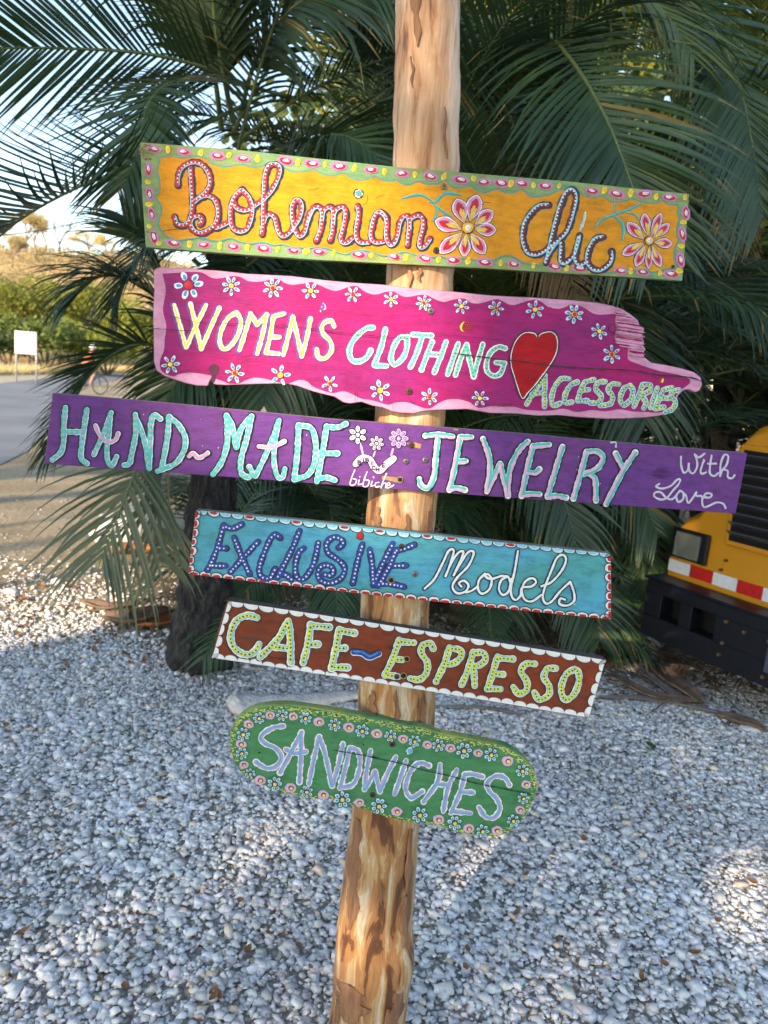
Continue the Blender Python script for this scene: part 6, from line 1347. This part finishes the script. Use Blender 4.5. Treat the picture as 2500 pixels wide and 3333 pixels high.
# smooth pale driftwood log behind the lowest board
dw = simple('bleached_driftwood', (0.75, 0.68, 0.63), 0.75, 0, 0.22, 22, 0.8)
bm = bmesh.new(); P = catmull3([at_z(x, y, .035) for x, y in ((748, 2300), (830, 2290), (930, 2285), (1040, 2275), (1160, 2262), (1280, 2275), (1420, 2292))], 60)
rn = random.Random(3); vs = []; fs = []
for i, p in enumerate(P):
    u = i / 60; tg = (P[min(i + 1, 60)] - P[max(i - 1, 0)]).normalized(); sd = Vector((-tg.y, tg.x, 0)).normalized(); w0 = .105 * min(1, (u * 14 + .25)) ** .5 * (1 - .86 * u ** .8) + .004 * math.sin(i * .9)
    for k in range(16):
        a = 2 * math.pi * k / 16; q = 1 + .10 * math.sin(a * 5 + i * .05) + .05 * rn.uniform(-1, 1)
        vs.append(p + sd * math.cos(a) * w0 * q + Vector((0, 0, 1)) * math.sin(a) * w0 * .42 * q)
for i in range(60):
    for k in range(16): fs.append((i * 16 + k, i * 16 + (k + 1) % 16, (i + 1) * 16 + (k + 1) % 16, (i + 1) * 16 + k))
fs.append(tuple(range(16))[::-1]); fs.append(tuple(960 + k for k in range(16))); bm.free()
me_ = bpy.data.meshes.new('driftwood_log'); me_.from_pydata(vs, [], fs); o = link('driftwood_log', me_, None, dw, True)
tag(o, 'flattened bleached driftwood log lying behind the green board', 'log')
# white stones
whm = simple('white_stone', (0.62, 0.62, 0.62), 0.7, 0, 0.15, 8, 0.5)
def rock(lab, px, py, r, mat_, sq=(1, .7, .45), seed=0, name='white_rock', cat='rock', group='pale rocks on the ground'):
    bm = bmesh.new(); bmesh.ops.create_icosphere(bm, subdivisions=3, radius=1); rn = random.Random(seed); ph = [rn.uniform(0, 6) for _ in range(6)]
    for v_ in bm.verts:
        k = 1 + .12 * math.sin(v_.co.x * 3 + ph[0]) + .1 * math.sin(v_.co.y * 4 + ph[1]) + .06 * math.sin(v_.co.z * 6 + v_.co.x * 5 + ph[2])
        v_.co = Vector((v_.co.x * sq[0], v_.co.y * sq[1], v_.co.z * sq[2])) * r * k
    me_ = bpy.data.meshes.new(name); bm.to_mesh(me_); bm.free(); o = link(name, me_, None, mat_, True); p = at_z(px, py, r * sq[2] * .5)
    o.location = p; o.rotation_euler = (0, 0, rn.uniform(-.4, .4)); return tag(o, lab, cat, group)
rock('flat white stone alone on the gravel near the left edge', 97, 2186, .062, whm, (1, .5, .22), 1)
rock('large white rock seen through the hanging yellow-green frond', 395, 1735, .27, whm, (1, .7, .75), 2)
rock('second white rock behind the hanging frond, nearer the trunk', 465, 1700, .22, whm, (1, .7, .8), 3)
rock('small white stone on the shaded dirt left of the hanging frond', 186, 1893, .045, whm, (1, .7, .5), 4)
rock('small grey-white stone on the left dirt, above the flat white stone', 38, 1925, .055, whm, (1, .6, .4), 5)
rock('white stone half under the palm litter right of the gravel', 2440, 2375, .05, whm, (1, .6, .5), 6)
# single green leaf
gl = leafmat('fallen_leaf_green', (0.05, 0.16, 0.04), (0.07, 0.22, 0.05), .5, .1)
def leaf(lab, px, py, L, w, mat_, rz, z=.035, name='fallen_leaf', grp=None, curl=.25):
    p = at_z(px, py, z); vs = []; fs = []; n = 8
    for i in range(n + 1):
        u = i / n; ww = w * math.sin(math.pi * (u * .94 + .03)) ** .8
        for k in (-1, -.5, 0, .5, 1): vs.append((u * L - L / 2, k * ww, curl * L * (u - .5) ** 2 + abs(k) * ww * .35))
    for i in range(n):
        for k in range(4): fs.append((i * 5 + k, i * 5 + k + 1, (i + 1) * 5 + k + 1, (i + 1) * 5 + k))
    me_ = bpy.data.meshes.new(name); me_.from_pydata(vs, [], fs); o = link(name, me_, None, mat_, True); o.location = p; o.rotation_euler = (.2, .1, rz); return tag(o, lab, 'leaf', grp)
leaf('single fresh green leaf lying on the gravel at the right', 2116, 2428, .085, .026, gl, 1.4)
dl = simple('dead_leaf_brown', (0.26, 0.12, 0.05), .8, 0, .3, 30)
rl = random.Random(12)
for i in range(75):
    px = rl.uniform(0, 2500); py = rl.uniform(2320, 3300)
    if 1050 < px < 1400 or (700 < px < 1800 and py < 2740): continue
    leaf('small dead brown leaf lying on the gravel', px, py, rl.uniform(.018, .045), rl.uniform(.005, .012), dl, rl.uniform(0, 6), .026, 'dead_leaf', 'small dead leaves scattered on the gravel', .6)
for i in range(46):
    p = (rl.uniform(0, 560), rl.uniform(1880, 2180)); leaf('small dead brown leaf on the shaded dirt', p[0], p[1], rl.uniform(.04, .10), rl.uniform(.01, .02), dl, rl.uniform(0, 6), .015, 'dead_leaf', 'small dead leaves on the dirt left of the trunk', .6)
# fine brown litter below the palms
rg = np.random.default_rng(21); n = 3600
Xl = np.concatenate([rg.uniform(-1.6, 3.8, n // 2), rg.normal(1.6, 0.9, n // 2)]); Yl = np.concatenate([rg.uniform(4.1, 6.5, n // 2), rg.normal(4.6, .35, n // 2)])
Pl = np.stack([Xl, Yl, rg.uniform(.01, .06, n)], 1); al = rg.uniform(0, 6.28, n); dd_ = np.stack([np.cos(al), np.sin(al), rg.uniform(-.15, .2, n)], 1); Ll = rg.uniform(.05, .28, n)[:, None]; pe = np.stack([-np.sin(al), np.cos(al), np.zeros(n)], 1) * rg.uniform(.003, .012, n)[:, None]
Vl = np.stack([Pl - dd_ * Ll / 2 - pe, Pl - dd_ * Ll / 2 + pe, Pl + dd_ * Ll / 2 + pe * .3, Pl + dd_ * Ll / 2 - pe * .3], 1).reshape(-1, 3)
tag(link('leaf_litter', np_mesh('leaf_litter', Vl, np.arange(n * 4).reshape(-1, 4)), None, drymat), 'brown dead leaflets littering the ground below the palms', None, None, 'stuff')
# little weed tuft in the gravel
wt = at_z(435, 2400); mb = MB()
for k in range(16):
    a = rl.uniform(0, 6.28); L = rl.uniform(.05, .12); mb.add([Vector((wt.x, wt.y, 0)) + Vector((math.cos(a + 1.57), math.sin(a + 1.57), 0)) * .003, Vector((wt.x, wt.y, 0)) - Vector((math.cos(a + 1.57), math.sin(a + 1.57), 0)) * .003, Vector((wt.x, wt.y, 0)) + Vector((math.cos(a) * L, math.sin(a) * L, L * .6))], [(0, 1, 2)], gl)
tag(mb.build('weed_tuft'), 'small green weed growing through the gravel at the left', 'weed')

# ------------------------------------------------------------------ added shade trees, unseen behind the viewer, put in to shade the signs
CARVE = []  # leaf-free tubes cut along the sun rays to place the sun patches
def gap(px, py, y, r): 
    p = at_y(px, py, y) if y else at_z(px, py); CARVE.append((tuple(p), r + .13))
for py in range(840, 1400, 40): gap(1110 + (py - 840) * .05, py, 1.42, .085)
gap(1110, 3030, 1.45, -.03)
gap(2440, 2900, None, -.05)
for q in ((230, 1960), (330, 1930), (60, 1830), (300, 1790), (60, 1670), (180, 1700), (-60, 1830), (130, 1580), (20, 1950), (300, 1650)): gap(*q, None, .42)
gap(1420, 120, 1.45, -.06)
for i, (dx, dist, h, rx, rz) in enumerate(((0.6, 15, 7.6, 4.4, 4.4), (-5.8, 17, 7.6, 4.4, 4.2), (6.8, 16, 7.8, 4.4, 4.2), (13.5, 17, 7.5, 4.4, 4.2))):
    bx_, by_ = SUN.x / math.cos(SUN_EL) * dist + dx * math.cos(SUN_AZ) * -1, SUN.y / math.cos(SUN_EL) * dist + dx * math.sin(SUN_AZ)
    leafy('added_shade_tree', ('broad added shade tree, unseen behind the viewer, straight up-sun of the signpost', 'broad added shade tree, unseen behind the viewer, leftmost of the row', 'broad added shade tree, unseen behind the viewer, second to the right', 'broad added shade tree, unseen behind the viewer, rightmost of the row')[i],
          'tree', (bx_, by_, 0), h, rx, rz, 43000, 0.085, lm_dark, 80 + i, 'added shade trees, unseen behind the viewer', True, 0.25, 170, CARVE, .42)

for i, (dx, dist) in enumerate(((-2.6, 21), (3.8, 21))):  # second added row, unseen, blocks sun leaking between the first trees
    bx_, by_ = SUN.x / math.cos(SUN_EL) * dist + dx * math.cos(SUN_AZ) * -1, SUN.y / math.cos(SUN_EL) * dist + dx * math.sin(SUN_AZ)
    leafy('added_shade_tree', ('narrower added shade tree, unseen behind the viewer, in the second row to the left', 'narrower added shade tree, unseen behind the viewer, in the second row to the right')[i], 'tree', (bx_, by_, 0), 8.4, 3.4, 3.6, 9500, 0.085, lm_dark, 90 + i, 'added shade trees, unseen behind the viewer', True, 0.22, 130, CARVE, .42)

SC.render.engine = 'CYCLES'
